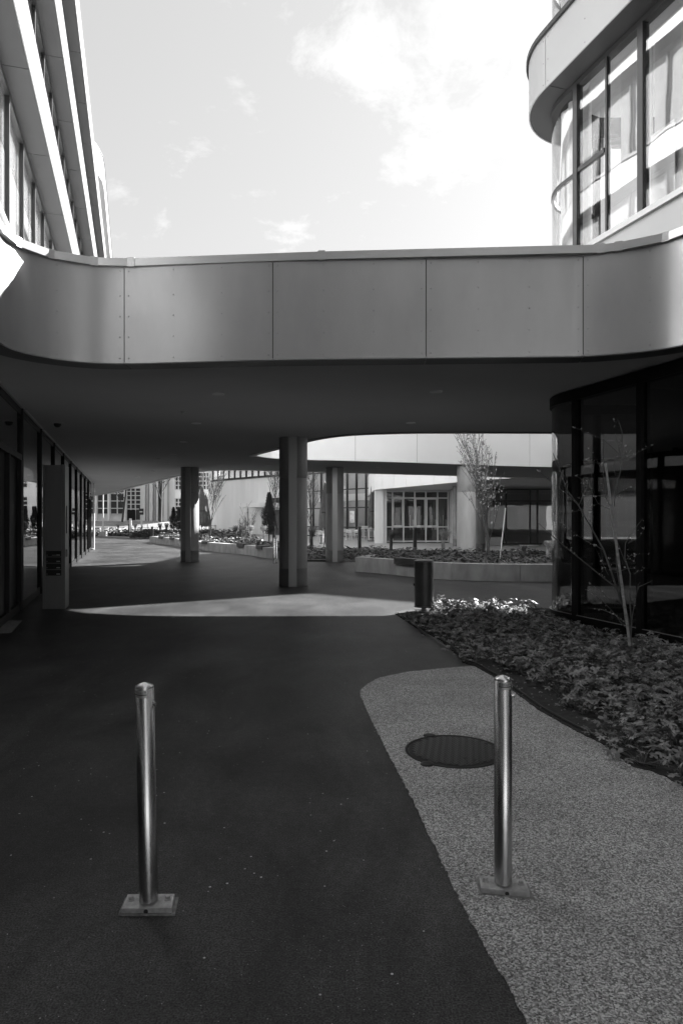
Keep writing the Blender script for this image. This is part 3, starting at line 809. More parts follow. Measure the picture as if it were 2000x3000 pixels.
# ground floor
MB().ribbon(offset(g0, .02), -0.01, 0.10, 0.30).build('plinth', 'frame_black', RB)
fr = MB(); fr.ribbon(offset(g0, .03), 0.102, 0.16, 0.12); fr.ribbon(offset(g0, .03), 3.40, 3.555, 0.14); fr.build('window_rail', 'frame_black', RB)
MB().ribbon(offset(g0, .036), 0.161, 0.166, 0.03).build('rail_edge', 'steel_strip', RB)
segs = [(0.2, s_nose - 4), (s_nose - 4, s_nose - .1), (s_nose - .1, s_list[0])] + list(zip(s_list, s_list[1:]))
for a, b in segs:
    w = MB(); post(w, g0, b, .09, -.10, .05, .16, 3.40)
    f = w.build('shop_window', 'frame_black', RB)
    MB().ribbon(sub(g0, a + .045, b - .045), .16, 3.40, .012).build('pane', 'glass_dark', f)
inn = offset(g0, -4.5)
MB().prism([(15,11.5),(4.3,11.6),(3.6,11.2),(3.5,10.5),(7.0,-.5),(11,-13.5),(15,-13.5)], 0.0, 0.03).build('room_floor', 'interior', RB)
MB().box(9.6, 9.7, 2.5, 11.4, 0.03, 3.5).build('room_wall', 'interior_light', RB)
MB().obox((5.35,10.2), (1,.3), .9, .06, 0.03, 3.5).build('room_partition', 'interior', RB)
MB().obox((6.2,7.2), (1,.3), 1.0, .06, 0.03, 3.5).build('room_partition', 'interior', RB)
MB().lathe([(.22,0.03),(.22,3.5)], (4.9,8.9,0), 24).build('inner_column', 'concrete', RB)
# upper floors
MB().ribbon(rb(.06), 4.8, 5.52, 0.05).build('sill_panel', 'panel_upper', RB)
MB().ribbon(rb(.11), 5.522, 5.60, 0.22).build('sill_coping', 'coping', RB, 0.004)
for s in (s_first - .2, s_first + 2.5, s_first + 5.2):
    post(q := MB(), rb(.06), s + .2, .012, 0.0, .004, 4.8, 5.52); q.build('panel_joint', 'frame_black', RB)
UF = [(5.60, 8.30, 8.19, 9.0), (9.07, 11.7, 11.6, 12.45), (12.52, 15.1, 15.0, 15.9)]
for fi, (z0, z1, b0, b1) in enumerate(UF):
    ob = rb(.36); SB = arclen(ob)
    jj = [0, SB[1]-2, SB[1] + .15, SB[1] + 2.45, SB[1] + 5.2]; 
    while jj[-1] < SB[-1] - 3: jj.append(jj[-1] + 2.75)
    jj.append(SB[-1])
    for a, b in zip(jj, jj[1:]):
        m = MB().ribbon(sub(ob, a + .005, b - .005), b0, b1, .02); w = b - a
        i2 = len(m.f)
        if fi == 0: rivets(m, ob, [a+.06, a+w*.34, a+w*.67, b-.06], [b0+.07, b0+.4, b1-.07])
        m.build('fascia_band', 'panel_upper', RB, m2='rivet_dark', i2=i2)
    MB().ribbon(rb(.33), b0 + .02, b1 - .01, .03).build('band_backing', 'frame_black', RB)
    MB().ribbon(rb(.40), b1 + .002, b1 + .07, .5).build('band_coping', 'dark_metal', RB)
    for a, b in zip(jj, jj[1:]):
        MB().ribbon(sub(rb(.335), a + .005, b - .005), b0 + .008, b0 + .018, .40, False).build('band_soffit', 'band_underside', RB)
    MB().ribbon(rb(.01), b0 - .07, b0 + .005, .12).build('head_frame', 'frame_dark', RB)
    zt = b0 - .07
    for k, (a, b) in enumerate(segs[1:12]):
        w = MB(); post(w, g0, b, .10, -.08, .03, z0, zt)
        curved = (k == 1)
        zm = z0 + (zt - z0)*.47
        if curved:
            w.ribbon(sub(offset(g0, .006), a, b - .06), zm, zm + .06, .05)
        elif k > 1:
            mid = (a + b)/2
            if k % 2 == 0:
                post(w, g0, mid, .035, -.05, .015, z0, zt); w.ribbon(sub(offset(g0, .02), a + .05, mid), z0 + 1.2, z0 + 1.26, .06, False)
            else: post(w, g0, b - .25, .03, -.05, .012, z0, zt)
        w.ribbon(sub(offset(g0, .01), a + .05, b - .05), z0, z0 + .06, .08, k == 1)
        f = w.build('window', 'frame_dark', RB)
        MB().ribbon(sub(g0, a + .05, b - .05), z0 + .06, zt, .012).build('pane', 'glass_upper', f)
    # inside: ceiling slab, back wall, curtains
    MB().prism([(15,11.3),(4.3,11.35),(3.8,11.1),(3.66,10.7),(6.9,.5),(11.3,-13.5),(15,-13.5)], b0 + .1, z0 + 4.3 if False else b1 - .1).build('floor_slab', 'wall_grey', RB)
    MB().box(7.4, 7.5, 3.5, 11.2, z0, b0 + .1).build('room_wall', 'interior_light', RB)
    MB().obox((5.9,8.2), (1,.3), 1.2, .05, z0, b0 + .1).build('room_partition', 'interior_light', RB)
MB().prism([(15,11.3),(4.3,11.35),(3.8,11.1),(3.66,10.7),(6.9,.5),(11.3,-13.5),(15,-13.5)], 4.56, 5.5).build('floor_slab', 'wall_grey', RB)
MB().prism([(15,11.9),(4.3,11.95),(3.3,11.1),(3.2,10.5),(6.5,.5),(10.6,-13.5),(15,-13.5)], 15.96, 16.1).build('roof', 'wall_grey', RB)
for fi, (z0, z1, b0, b1) in enumerate(UF):
    k = 0
    for a, b in segs[3:10]:
        MB().ribbon(sub(offset(g0, -.30), a + .05, (a+b)/2 - .02), z0 + (0 if k % 2 else .9), b0 - .08, .01, False).build('blind', 'blind_cloth', RB)
        MB().ribbon(sub(offset(g0, -.30), (a+b)/2 + .02, b - .05), z0 + (.0 if k % 3 else .0), b0 - .08, .01, False).build('blind', 'blind_cloth', RB); k += 1
# curtains in the rounded corner and beside the first mullions
def curtain(pts, z0, z1, amp=.03, freq=22):
    S = arclen(pts); n = int(S[-1]*45); m = MB(); v = []
    for i in range(n+1):
        s = S[-1]*i/n; p = at_s(pts, S, s); d = dir_at(pts, S, s); o = amp*math.sin(freq*s + .8*math.sin(5*s)); q = (p[0] - d.y*o, p[1] + d.x*o)
        v += [(q[0], q[1], z0), (q[0], q[1], z1)]
    m.add(v, [(2*i, 2*i+2, 2*i+3, 2*i+1) for i in range(n)], True); return m
gi = offset(g0, -.16)
sn = s_first
for fi, (z0, z1, b0, b1) in enumerate(UF[:2]):
    curtain(sub(gi, sn - 1.75, sn - .12), z0 + .05, b0 - .08).build('curtain', 'curtain', RB)
    curtain(sub(gi, sn + 1.9, sn + 2.15), z0 + .05, b0 - .08, .03, 40).build('curtain', 'curtain', RB)
nb = MB(); nb.ribbon(sub(offset(g0, -.25), sn + .78, sn + 1.2), 5.75, 6.75, .01, False); nb.build('notice_board', 'paper', RB)
# unseen block added so its roof edge shapes the sun patch below
OCC = thing('unseen_sun_blocker', 'unseen block added behind the rounded corner to shape the sun patch', 'building', (12,30,4.6))
MB().prism([(8.1,26.4),(10.3,26.0),(14.35,28.65),(16.5,27),(18.5,26.4),(40,24.5),(40,45),(8.1,45)], 4.6, 11.6).build('blocker_walls', 'wall_white', OCC)

# ------------------------------------------------------------------ seat walls and planters
def wall_planter(name, label, pts, h, th, capz=None, joints=None):
    t = thing(name, label, 'planter wall', (pts[0][0], pts[0][1], 0))
    S = arclen(pts); js = joints or [0, S[-1]]
    for a, b in zip(js, js[1:]):
        MB().ribbon(sub(pts, a + .006, b - .006), 0, h, th, False).build('wall_block', 'concrete_light', t, 0.008)
    return t
WL = spline([(-13.25,47.2),(-9.77,40.8),(-7.63,36.1),(-5.57,32.7),(-4.5,31.2),(-3.45,28.9),(-2.5,27.1),(-1.9,26.3)], 4)
SL = arclen(WL)
wl_ = wall_planter('seat_wall', 'long low concrete seat wall with dark boards leading to the far left', WL, .44, .42, joints=[SL[-1]*k/7 for k in range(8)])
WR = spline([(.42,20.98),(1.21,20.1),(2.03,18.95),(2.6,18.35),(3.23,17.93),(3.87,17.72),(4.52,17.6),(5.37,17.6),(6.6,17.75),(8.5,18.2)], 4)
SR = arclen(WR)
wr_ = wall_planter('concrete_planter', 'curved low concrete planter wall behind the litter bin', WR, .44, .30, joints=[0, s_near(WR,1.21,20.1), s_near(WR,2.9,18.1), s_near(WR,4.6,17.6), s_near(WR,6.6,17.75), SR[-1]])
MB().ribbon([(.95,22.6),(.42,20.99)], 0, .44, .3, False).build('wall_block', 'concrete_light', wr_, .008)
seat_g = 'dark seat boards on the concrete walls'
blab = ['dark seat board at the far left end of the long seat wall','second dark seat board from the far end of the long seat wall','third dark seat board from the far end of the long seat wall','fourth dark seat board of the long wall, behind the left column','fifth dark seat board of the long wall, below the tied grass','sixth dark seat board of the long wall, before the tall conifer','dark seat board nearest the big column on the long seat wall']
for k, px in enumerate(((445,1574),(478,1577),(507,1580),(583,1588),(672,1596),(727,1602),(790,1608))):
    Y = 2000*(1.6-.45)/(px[1]-1522.0); s = s_near(WL, (px[0]-1000)/2000*Y, Y); 
    w = .95 if Y > 35 else .75
    o = MB().ribbon(sub(offset(WL, .05), max(0,s-w/2), s+w/2), .445, .50, .40, False)
    o.ribbon(sub(offset(WL, .05), max(0,s-w/2), s+w/2), .34, .445, .035, False)
    tag(o.build('seat_board', 'wood_dark'), blab[k], 'seat board', seat_g)
a, b = s_near(WR, 1.46, 19.6), s_near(WR, 2.35, 18.5)
o = MB().ribbon(sub(offset(WR, .05), a, b), .445, .50, .34, False); o.ribbon(sub(offset(WR, .05), a, b), .33, .445, .035, False)
tag(o.build('seat_board', 'wood_dark'), 'dark seat board on the curved planter wall left of the litter bin', 'seat board', seat_g)
sp = MB(); sp.prism(offset(WR, -.28)[:1] + offset(WR, -.28) + [(9,22.5),(6,24.6),(4.2,25.7),(2.2,25.2),(1.3,22.8)], 0, .36); structure(sp.build('planter_soil', 'soil'))
BED2 = [G(898,1645),G(960,1645),G(1042,1646),(.9,22.8),(1.6,24.6),(3.8,26.2),(3.6,30.2),(1.5,33.5),(-1.2,34.0),(-3.6,32.5),(-3.2,29.5),(-1.9,26.6)]
s2 = MB(); s2.prism(BED2, -.02, .05); structure(s2.build('flower_bed_soil', 'soil'))
kb = MB(); kb.ribbon([BED2[0],BED2[1],BED2[2]], 0, .07, .08, False); tag(kb.build('kerb_edging', 'concrete_light'), 'thin pale kerb along the ground cover bed between column and planter', 'kerb')
BED3 = offset(WL, -.42) + [(-2.6,31.5),(-4.5,36.5),(-7.0,41.5),(-9.5,47),(-14,54)]
s3 = MB(); s3.prism(BED3, -.02, .36); structure(s3.build('seat_wall_soil', 'soil'))

# ------------------------------------------------------------------ ground cover
def hgt(x, y):
    # mound height of the foreground planting
    e = 1e9
    for i in range(len(BEDEDGE)-1):
        a = Vector(BEDEDGE[i]); b = Vector(BEDEDGE[i+1]); p = Vector((x,y)); t = max(0, min(1, (p-a).dot(b-a)/(b-a).length_squared)); e = min(e, (p-(a+(b-a)*t)).length)
    return e
clumps = []
tries = 0
SAP = (3.23, 7.58)
while len(clumps) < 620 and tries < 40000:
    tries += 1
    p = (random.uniform(.95,5.2), random.uniform(2.8,12.2))
    if not inside(p, BED): continue
    e = hgt(*p)
    if e < .06 and p[1] > 4.6: continue
    if e < .26 and 5.0 < p[1] < 7.2: continue          # bare soil strip by the path
    if 5.6 < p[1] < 6.9 and e < .6 and random.random() < .6: continue
    if p[1] > 11.0 and (p[0] < 1.6 or p[0] > 2.75): continue
    xw = 6.77 - .3155*p[1]
    if p[1] < 10.5 and p[0] > xw - .28: continue
    if any((p[0]-q[0])**2 + (p[1]-q[1])**2 < .0105 for q in clumps): continue
    clumps.append((p[0], p[1]))
far_clumps = [(1.87+random.gauss(0,.16), 11.65+random.gauss(0,.15)) for _ in range(9)] + [(2.5+random.gauss(0,.18), 11.75+random.gauss(0,.15)) for _ in range(10)] + [(3.05+random.gauss(0,.13), 11.7+random.gauss(0,.15)) for _ in range(8)]
clumps += far_clumps
lf = MB(); st = MB()
for (x, y) in clumps:
    hb = random.uniform(.20,.32) if (x, y) in far_clumps else random.uniform(.12,.24); rad = random.uniform(.10,.22); near = y < 8.5; hb *= .75 + .7*(.5 + .5*math.sin(3.1*x + 1.3*y))*(.5 + .5*math.sin(2.3*y - x)); big = random.uniform(.75,1.3)
    nl = random.randint(17,24) if near else random.randint(14,20)
    for i in range(nl):
        a = random.uniform(0, 2*math.pi); rr = rad*math.sqrt(random.random()); lx, ly = x + rr*math.cos(a)*1.2, y + rr*math.sin(a)*1.2
        z = .02 + hb*(1 - .7*(rr/rad)**2)*random.uniform(.45,1.1); sz = big*random.choice((random.uniform(.020,.034), random.uniform(.034,.062), random.uniform(.034,.062)))
        palm_leaf(lf, (lx, ly, z), sz, random.uniform(0,6.28), random.uniform(-.35,1.05), random.choice((3,5,5,5,7)))
        if near and random.random() < .6: st.tube([(x + random.uniform(-.03,.03), y, .01), ((x+lx)/2, (y+ly)/2, z*.75), (lx, ly, z)], .0016, 3, False)
gc = lf.build('ground_cover', 'leaf'); tag(gc, 'low geranium leaves covering the foreground bed beside the dark glass', None, kind='stuff')
tag(st.build('leaf_stalks', 'leaf_stem'), 'thin pale stalks among the geranium leaves of the foreground bed', None, kind='stuff')
def cover(name, label, poly, zb, h, n, size, m='leaf_far'):
    xs = [p[0] for p in poly]; ys = [p[1] for p in poly]; mb = MB(); k = 0
    while k < n:
        p = (random.uniform(min(xs),max(xs)), random.uniform(min(ys),max(ys)))
        if not inside(p, poly): continue
        k += 1
        z = zb + h*random.random()*(0.6 + .5*math.sin(p[0]*2.1+1.3)*math.sin(p[1]*1.7))
        s_ = size*random.uniform(.6,1.3); yaw = random.uniform(0,6.28); tl = random.uniform(-.7,.7)
        M = Matrix.Rotation(yaw,3,'Z') @ Matrix.Rotation(tl,3,'X'); c = Vector((p[0],p[1],z))
        mb.add([c + M @ Vector(q) for q in ((-s_*.5,0,0),(0,-s_*.32,.1*s_),(s_*.5,0,0),(0,s_*.32,.1*s_))], [(0,1,2,3)])
    tag(mb.build(name, m), label, None, kind='stuff')
cover('ground_cover', 'leafy ground cover around the column between seat wall and planter', BED2, .06, .30, 9000, .13)
cover('ground_cover', 'leafy ground cover filling the curved planter behind the bin', offset(WR,-.32) + [(9,22.3),(6,24.4),(4.2,25.5),(2.2,25.0),(1.4,22.8)], .36, .26, 9000, .10)
cover('ground_cover', 'leafy ground cover behind the long seat wall', BED3, .36, .28, 9000, .17)
HB = [(-28.5,72),(-28.5,66.5),(-22,66),(-12,58),(-8,52),(-6.4,51.5),(-9,60),(-16,71)]
cover('ground_cover', 'bushy low planting at the far end of the asphalt', HB, .0, .75, 9000, .28)
# hoses and edging in the foreground bed
hz = [(p[0]+.03, p[1]+.02, .03) for p in BEDEDGE[:14]]
tag(MB().tube(hz, .009, 6).build('irrigation_hose', 'hose'), 'dark irrigation hose lying along the path edge of the bed', 'hose')
hz2 = [G(*p) for p in ((1530,1985),(1640,2010),(1720,2030),(1690,2062),(1665,2040),(1680,2018),(1730,2020),(1800,2050))]
tag(MB().tube([(p[0],p[1],.035) for p in spline(hz2,4)], .010, 6).build('irrigation_hose', 'hose'), 'looped irrigation hose half buried in the bare soil', 'hose')
ed = spline([G(*p) for p in ((1177,1808),(1210,1836),(1235,1856),(1270,1880),(1310,1910))],4)
tag(MB().tube([(p[0]+.02,p[1],.03) for p in ed], .006, 5).build('metal_edging', 'mortar'), 'thin pale edging strip at the tip of the bed by the bin', 'edging')

# ------------------------------------------------------------------ foreground items
def text_mesh(body, size, m, name, parent, xf, extrude=0.0):
    cu = bpy.data.curves.new('t', 'FONT'); cu.body = body; cu.size = size; cu.align_x = 'CENTER'; cu.align_y = 'CENTER'; cu.extrude = extrude
    o = bpy.data.objects.new('t', cu); COL.objects.link(o); dg = bpy.context.evaluated_depsgraph_get(); dg.update()
    me = bpy.data.meshes.new_from_object(o.evaluated_get(dg)); bpy.data.objects.remove(o)
    for v in me.vertices: v.co = xf(v.co)
    me.materials.clear(); me.materials.append(MATS[m]); me.name = name
    ob = bpy.data.objects.new(name, me); COL.objects.link(ob); ob.parent = parent; return ob
def bollard(loc, h, lean, rot, lrot, label, hexrot):
    t = thing('steel_bollard', label, 'bollard', loc, 'brushed steel bollards in the foreground', local=True)
    r = .0382
    def L(v): return (v[0] + lean*v[2], v[1], v[2])
    prof = [(r,.034),(r,h-.020),(r-.001,h-.0195),(r-.0015,h-.0185),(r,h-.0175),(r-.001,h-.013),(r*.93,h-.009),(r*.55,h-.002),(r*.25,h+.0022),(.0006,h+.004)]
    tb = MB(); tb.lathe(prof[:5], n=64); tb.v = [L(v) for v in tb.v]; tube = tb.build('post_tube', 'brushed_steel', t)
    cp = MB(); cp.lathe(prof[4:], n=64); cp.v = [L(v) for v in cp.v]; cp.build('domed_cap', 'brushed_steel', t)
    # base plate
    c, s = math.cos(rot), math.sin(rot)
    P = [(-.096,-.056),(.108,-.056),(.096,.050),(-.102,.050)]
    P = [(c*x - s*y, s*x + c*y) for x, y in P]
    MB().prism(P, .002, .028).build('base_plate', 'plate', t, .003)
    MB().prism([(x*1.12 + random.uniform(-.004,.004), y*1.16 + random.uniform(-.004,.004)) for x, y in P], -.01, .008).build('mortar_bed', 'mortar', t)
    for bx, by in ((-.074,.006),(.076,.008)):
        x, y = c*bx - s*by, s*bx + c*by
        b = MB().lathe([(.015,.028),(.015,.031)], (x,y,0), 20).lathe([(.0105,.031),(.0105,.041),(.009,.043)], (x,y,0), 6, False).build('bolt', 'plate', t)
    MB().tube([(.004,-.059,.014),(.004,-.053,.014)], .009, 12).build('drain_plug', 'rubber', t)
    # lock tab
    a = R_(lrot); q = Vector((math.cos(a), math.sin(a), 0)); z = h - .085
    MB().tube([tuple(Vector(L((0,0,z))) + q*(r-.002)), tuple(Vector(L((0,0,z))) + q*(r+.008))], .0095, 14).build('lock_cylinder', 'brushed_steel', t)
    MB().add([tuple(Vector(L((0,0,z+zz))) + q*d + Vector((-q.y,q.x,0))*w) for zz, d, w in ((.022,r,0),(.0,r+.011,.008),(-.012,r+.010,.006),(-.012,r+.010,-.006),(.0,r+.011,-.008))], [(0,1,2,3,4)]).build('lock_cover', 'brushed_steel', t)
    # wrapped label with lettering
    a0 = R_(hexrot)
    def wrap(rad):
        def f(co):
            a = a0 + co.x/rad - math.pi/2; p = L((0,0,0)); zz = h - .036 + co.y
            return Vector((rad*math.cos(a) + lean*zz, rad*math.sin(a), zz))
        return f
    lb = MB(); n = 14; f = wrap(r+.0006); v = []
    for i in range(n+1):
        x = -.028 + .056*i/n; v += [f(Vector((x,-.016,0))), f(Vector((x,.013,0)))]
    lb.add(v, [(2*i,2*i+2,2*i+3,2*i+1) for i in range(n)], True); lab = lb.build('sticker', 'label_silver', t)
    text_mesh('ZIEGLER', .0145, 'label_ink', 'lettering', lab, lambda co: wrap(r+.0012)(Vector((co.x, co.y+.005, 0))))
    bar = MB(); v = []
    for i in range(n+1):
        x = -.028 + .056*i/n; v += [wrap(r+.0011)(Vector((x,-.0065,0))), wrap(r+.0011)(Vector((x,-.0025,0)))]
    bar.add(v, [(2*i,2*i+2,2*i+3,2*i+1) for i in range(n)], True); bar.build('stripe', 'label_ink', lab)
    return t
bollard((-.794,2.815,0), .925, -.020, R_(1), -8, 'left brushed steel bollard leaning slightly on dark asphalt', -12)
bollard((.697,2.948,0), .925, .0, R_(-10), 0, 'right brushed steel bollard standing on the pale aggregate path', 2)

# manhole cover
MH = thing('manhole_cover', 'round cast iron manhole cover set in the pale path', 'manhole cover', (.777,4.70,0), local=True)
MB().lathe([(.338,-.01),(.338,.010),(.322,.011),(.318,.007)], n=64, caps=False).build('frame_ring', 'cast_iron', MH)
MB().lathe([(.316,-.01),(.316,.0085)], n=64).build('lid', 'cast_iron', MH)
hb = MB(); w = .0075; L2 = .030; p_ = .064
for i in range(-8,9):
    for j in range(-8,9):
        for (ox, oy, hor) in ((0,0,1),(p_/2,p_/2,1),(p_/2,0,0),(0,p_/2,0)):
            for d in (-.011,.004):
                x = i*p_ + ox; y = j*p_ + oy
                if hor: X0, X1, Y0, Y1 = x-.018, x+.018, y+d-.0042, y+d+.0042
                else: X0, X1, Y0, Y1 = x+d-.0042, x+d+.0042, y-.018, y+.018
                if max(X0*X0,X1*X1) + max(Y0*Y0,Y1*Y1) < .302**2: 
                    c45 = math.cos(.6); s45 = math.sin(.6)
                    q = [(c45*a - s45*b, s45*a + c45*b) for a, b in ((X0,Y0),(X1,Y0),(X1,Y1),(X0,Y1))]
                    hb.add([(a,b,.0085) for a, b in q] + [(a,b,.0125) for a, b in q], [(4,5,6,7),(0,1,5,4),(1,2,6,5),(2,3,7,6),(3,0,4,7)])
hb.build('tread_pattern', 'iron_worn', MH)
for (x, y) in ((-.13,.33),(-.22,-.26)):
    MB().lathe([(.045,-.005),(.045,.011),(.03,.013)], (x,y,0), 20).build('hinge_lug', 'cast_iron', MH)
for (x, y) in ((.045,-.16),(.10,-.19)): MB().lathe([(.016,.010),(.016,.0135)], (x,y,0), 14).build('keyhole', 'label_ink', MH)

# litter bin
BN = thing('litter_bin', 'dark perforated metal litter bin on a post at the tip of the bed', 'litter bin', (1.42,11.76,0), local=True)
ib = MB().lathe([(.150,.12),(.150,.86)], n=40); ib.build('inner_bin', 'frame_black', BN)
pf = MB(); rr = .165; nr = 44; na = 56
for i in range(nr):
    z0 = .105 + i*.778/nr; z1 = z0 + .778/nr
    for k in range(na):
        a0 = 2*math.pi*(k + (.5 if i % 2 else 0))/na; a1 = a0 + 2*math.pi/na; am = (a0+a1)/2; zm = (z0+z1)/2
        f = lambda a, z: (rr*math.cos(a), rr*math.sin(a), z)
        da = (a1-a0)*.27; dz = (z1-z0)*.27
        O = [f(a0,z0), f(a1,z0), f(a1,z1), f(a0,z1)]; I = [f(am-da,zm-dz), f(am+da,zm-dz), f(am+da,zm+dz), f(am-da,zm+dz)]
        pf.add(O + I, [(0,1,5,4),(1,2,6,5),(2,3,7,6),(3,0,4,7)], True)
pf.build('perforated_shell', 'bin_metal', BN)
MB().lathe([(.166,.095),(.170,.095),(.170,.110),(.166,.110)], n=48).lathe([(.166,.876),(.170,.876),(.170,.892),(.150,.892)], n=48).build('rim', 'bin_metal', BN)
MB().lathe([(.166,.892),(.13,.905),(.05,.912),(.001,.913)], n=40).build('lid', 'bin_metal', BN)
MB().lathe([(.043,0),(.043,.10)], n=24).lathe([(.09,0.0),(.09,.02)], n=24).build('post', 'steel_strip', BN)
MB().box(-.185,-.16,-.02,.02,.46,.50).build('hinge', 'frame_black', BN)

# ------------------------------------------------------------------ sapling in the foreground
def PX(cx, cy, Y, x0=1550, y0=1050, k=2.767):
    x = x0 + cx/k; y = y0 + cy/k; return Vector(((x-1000)/2000*Y, Y, 1.6 - (y-1522)*Y/2000))
def jit(p, a): return p + Vector((random.uniform(-a,a), random.uniform(-a,a), random.uniform(-a,a)))
ST = thing('young_birch', 'bare young birch with pale buds in front of the dark glass corner', 'tree', (3.23,7.58,0))
Yd = 7.58
stems = [ [(830,2420),(815,2250),(790,2080),(740,1960),(700,1850),(660,1720),(600,1550),(500,1370),(390,1180),(300,1060),(240,880),(190,765)],
          [(815,2300),(800,2120),(735,1880),(700,1700),(690,1450),(660,1230),(600,1120),(580,900),(585,620)],
          [(690,1200),(690,1090),(735,900),(740,780),(738,600),(710,520),(690,498)],
          [(790,2080),(770,1960),(700,1850),(620,1790),(500,1690),(390,1600),(280,1510),(180,1420),(80,1325)],
          [(800,2200),(740,2150),(680,2070),(600,1990),(520,1920),(450,1865)],
          [(780,2150),(700,2080),(600,2040),(500,2035)],
          [(820,2330),(830,2150),(822,1950),(830,1750),(790,1620),(800,1500),(850,1420),(950,1300)],
          [(815,2200),(850,1960),(870,1830),(880,1810)],
          [(850,1960),(880,1850),(960,1810),(975,1795)] ]
wood = MB(); tw = MB(); bud = MB()
def leafbud(mb, c, s_, m=None):
    a = random.uniform(0,6.28); u_ = Vector((math.cos(a), math.sin(a), random.uniform(.4,1.3))).normalized(); w_ = u_.orthogonal().normalized()*.38
    mb.add([c, c + (u_*.5 + w_)*s_, c + u_*s_, c + (u_*.5 - w_)*s_], [(0,1,2,3)])
for i, s_ in enumerate(stems):
    off = random.uniform(-.18,.18) if i else 0
    pts = [PX(*p, Yd) + Vector((0, off*j/len(s_), 0)) for j, p in enumerate(s_)]
    n = len(pts); r0 = .013 if i == 0 else (.009 if i in (1,3,6) else .005)
    wood.tube(pts, [r0*(1 - .82*j/(n-1)) + .0012 for j in range(n)], 7)
side = [ ((660,1230),(560,1180),(505,1210)), ((580,900),(520,800),(455,742)), ((740,790),(620,650),(500,590),(415,542)), ((740,790),(690,680),(640,575)),
 ((740,820),(850,780),(920,740),(992,708)), ((735,900),(780,850),(830,700)), ((690,1120),(740,1080),(785,1050)), ((690,1130),(750,1120),(785,1125)), ((600,1120),(500,1110),(370,1140)),
 ((585,880),(530,840),(475,815)), ((400,1195),(320,1130),(180,1030),(40,925)), ((400,1195),(480,1020),(395,950)), ((600,1550),(500,1500),(400,1440),(350,1400),(300,1355)), ((440,1230),(340,1245),(170,1268)),
 ((390,1600),(330,1560),(300,1500),(310,1440)), ((700,1850),(600,1780),(560,1740),(570,1700)), ((700,1450),(760,1640),(800,1590),(930,1580)), ((790,1620),(830,1640),(825,1590)), ((850,1750),(900,1730),(965,1710)),
 ((800,1500),(870,1450),(895,1380)), ((822,1950),(870,2010),(880,2005)), ((720,1880),(640,1720),(600,1620)), ((690,1740),(760,1700),(800,1690)), ((560,1180),(500,1060),(440,1010),(490,995)), ((740,780),(800,760),(840,750)), ((700,950),(680,880),(730,720)),
 ((640,1760),(580,1640),(520,1520)), ((660,1960),(560,1880),(460,1820)), ((500,1370),(470,1300),(450,1250)) ]
for b in side:
    off = random.uniform(-.3,.3); pts = [PX(*p, Yd) + Vector((0, off*j/len(b), 0)) for j, p in enumerate(b)]; n = len(pts)
    q = []
    for j in range(n-1):
        for t in (0,.5): q.append(pts[j].lerp(pts[j+1], t) + Vector((0,0,.004*random.uniform(-1,1))))
    q.append(pts[-1]); tw.tube(q, [.0032*(1-.7*j/(len(q)-1)) for j in range(len(q))], 5)
    for p in q[1:]:
        for _ in range(1): leafbud(bud, jit(p, .012), random.uniform(.014,.03))
    leafbud(bud, pts[-1], .032); leafbud(bud, jit(pts[-1],.01), .026)
for i, s_ in enumerate(stems[:7]):
    pts = [PX(*p, Yd) for p in s_][-4:]
    for j in range(3):
        for t in (.2,.5,.8): leafbud(bud, jit(pts[j].lerp(pts[j+1], t), .01), random.uniform(.012,.026))
wood.build('trunk', 'bark', ST); tw.build('twigs', 'bark', ST); bud.build('buds', 'bud', ST)['kind'] = 'stuff'
sk = MB(); a, b = PX(617,850,Yd-.1), PX(815,2330,Yd-.03)
npt = 12; sk.tube([a.lerp(b, i/npt) for i in range(npt+1)], [.012 + .004*i/npt + (.002 if i % 2 == 0 else 0) for i in range(npt+1)], 10)
tag(sk.build('plant_stake', 'bamboo'), 'leaning pale bamboo stake supporting the bare young birch', 'stake')

# ------------------------------------------------------------------ tree and plant generators
def bare_tree(name, label, base, H, spread, r0, depth=4, seed=1, mt='bark_dark', multi=1, up=.75, buds=False, fork=.22, nb=None, group=None, first=.25):
    rnd = random.Random(seed); t = thing(name, label, 'tree', base, group)
    tr = MB(); br = MB(); bd = MB()
    def grow(p, d, L, r, lvl):
        n = 4; pts = [p]; q = p.copy(); dd = d.copy()
        for i in range(n):
            dd = (dd + Vector((rnd.uniform(-1,1), rnd.uniform(-1,1), rnd.uniform(-.3,.8)))*.10).normalized(); q = q + dd*L/n; pts.append(q.copy())
        (tr if lvl == 0 else br).tube(pts, [max(base[1]*.00020, r*(1-.55*i/n)) for i in range(n+1)], 6 if lvl < 2 else 3, False)
        if buds and lvl >= 2:
            for z in pts[1:]:
                if rnd.random() < .45: leafbud(bd, z, H*.017*rnd.uniform(.5,1.3))
        if lvl < depth:
            k = (nb or (5,4,4,3,3))[lvl]
            for i in range(k):
                f = (first + (1-first)*(i+rnd.random())/k) if lvl == 0 else (.2 + .8*(i+rnd.random())/k)
                idx = min(n-1, int(f*n)); pp = pts[idx].lerp(pts[idx+1], f*n-idx); a = rnd.uniform(0,6.28)
                nd = (dd*up + Vector((math.cos(a), math.sin(a), .25))*spread).normalized()
                grow(pp, nd, L*rnd.uniform(.42,.66)*(1.1-.35*f), r*(1-.5*f)*.5, lvl+1)
    for k in range(multi):
        a = rnd.uniform(0,6.28); d = Vector((math.cos(a)*.18*(multi>1), math.sin(a)*.18*(multi>1), 1)).normalized()
        grow(Vector(base) + Vector((math.cos(a)*.08*(multi>1), math.sin(a)*.08*(multi>1), 0)), d, H*.72*(1 if k == 0 else rnd.uniform(.5,.9)), r0, 0)
    tr.build('trunk', mt, t); br.build('branches', mt, t)
    if buds: bd.build('buds', 'bud', t)['kind'] = 'stuff'
    return t
def W(px, Y, z=0): return ((px-1000)/2000*Y, Y, z)
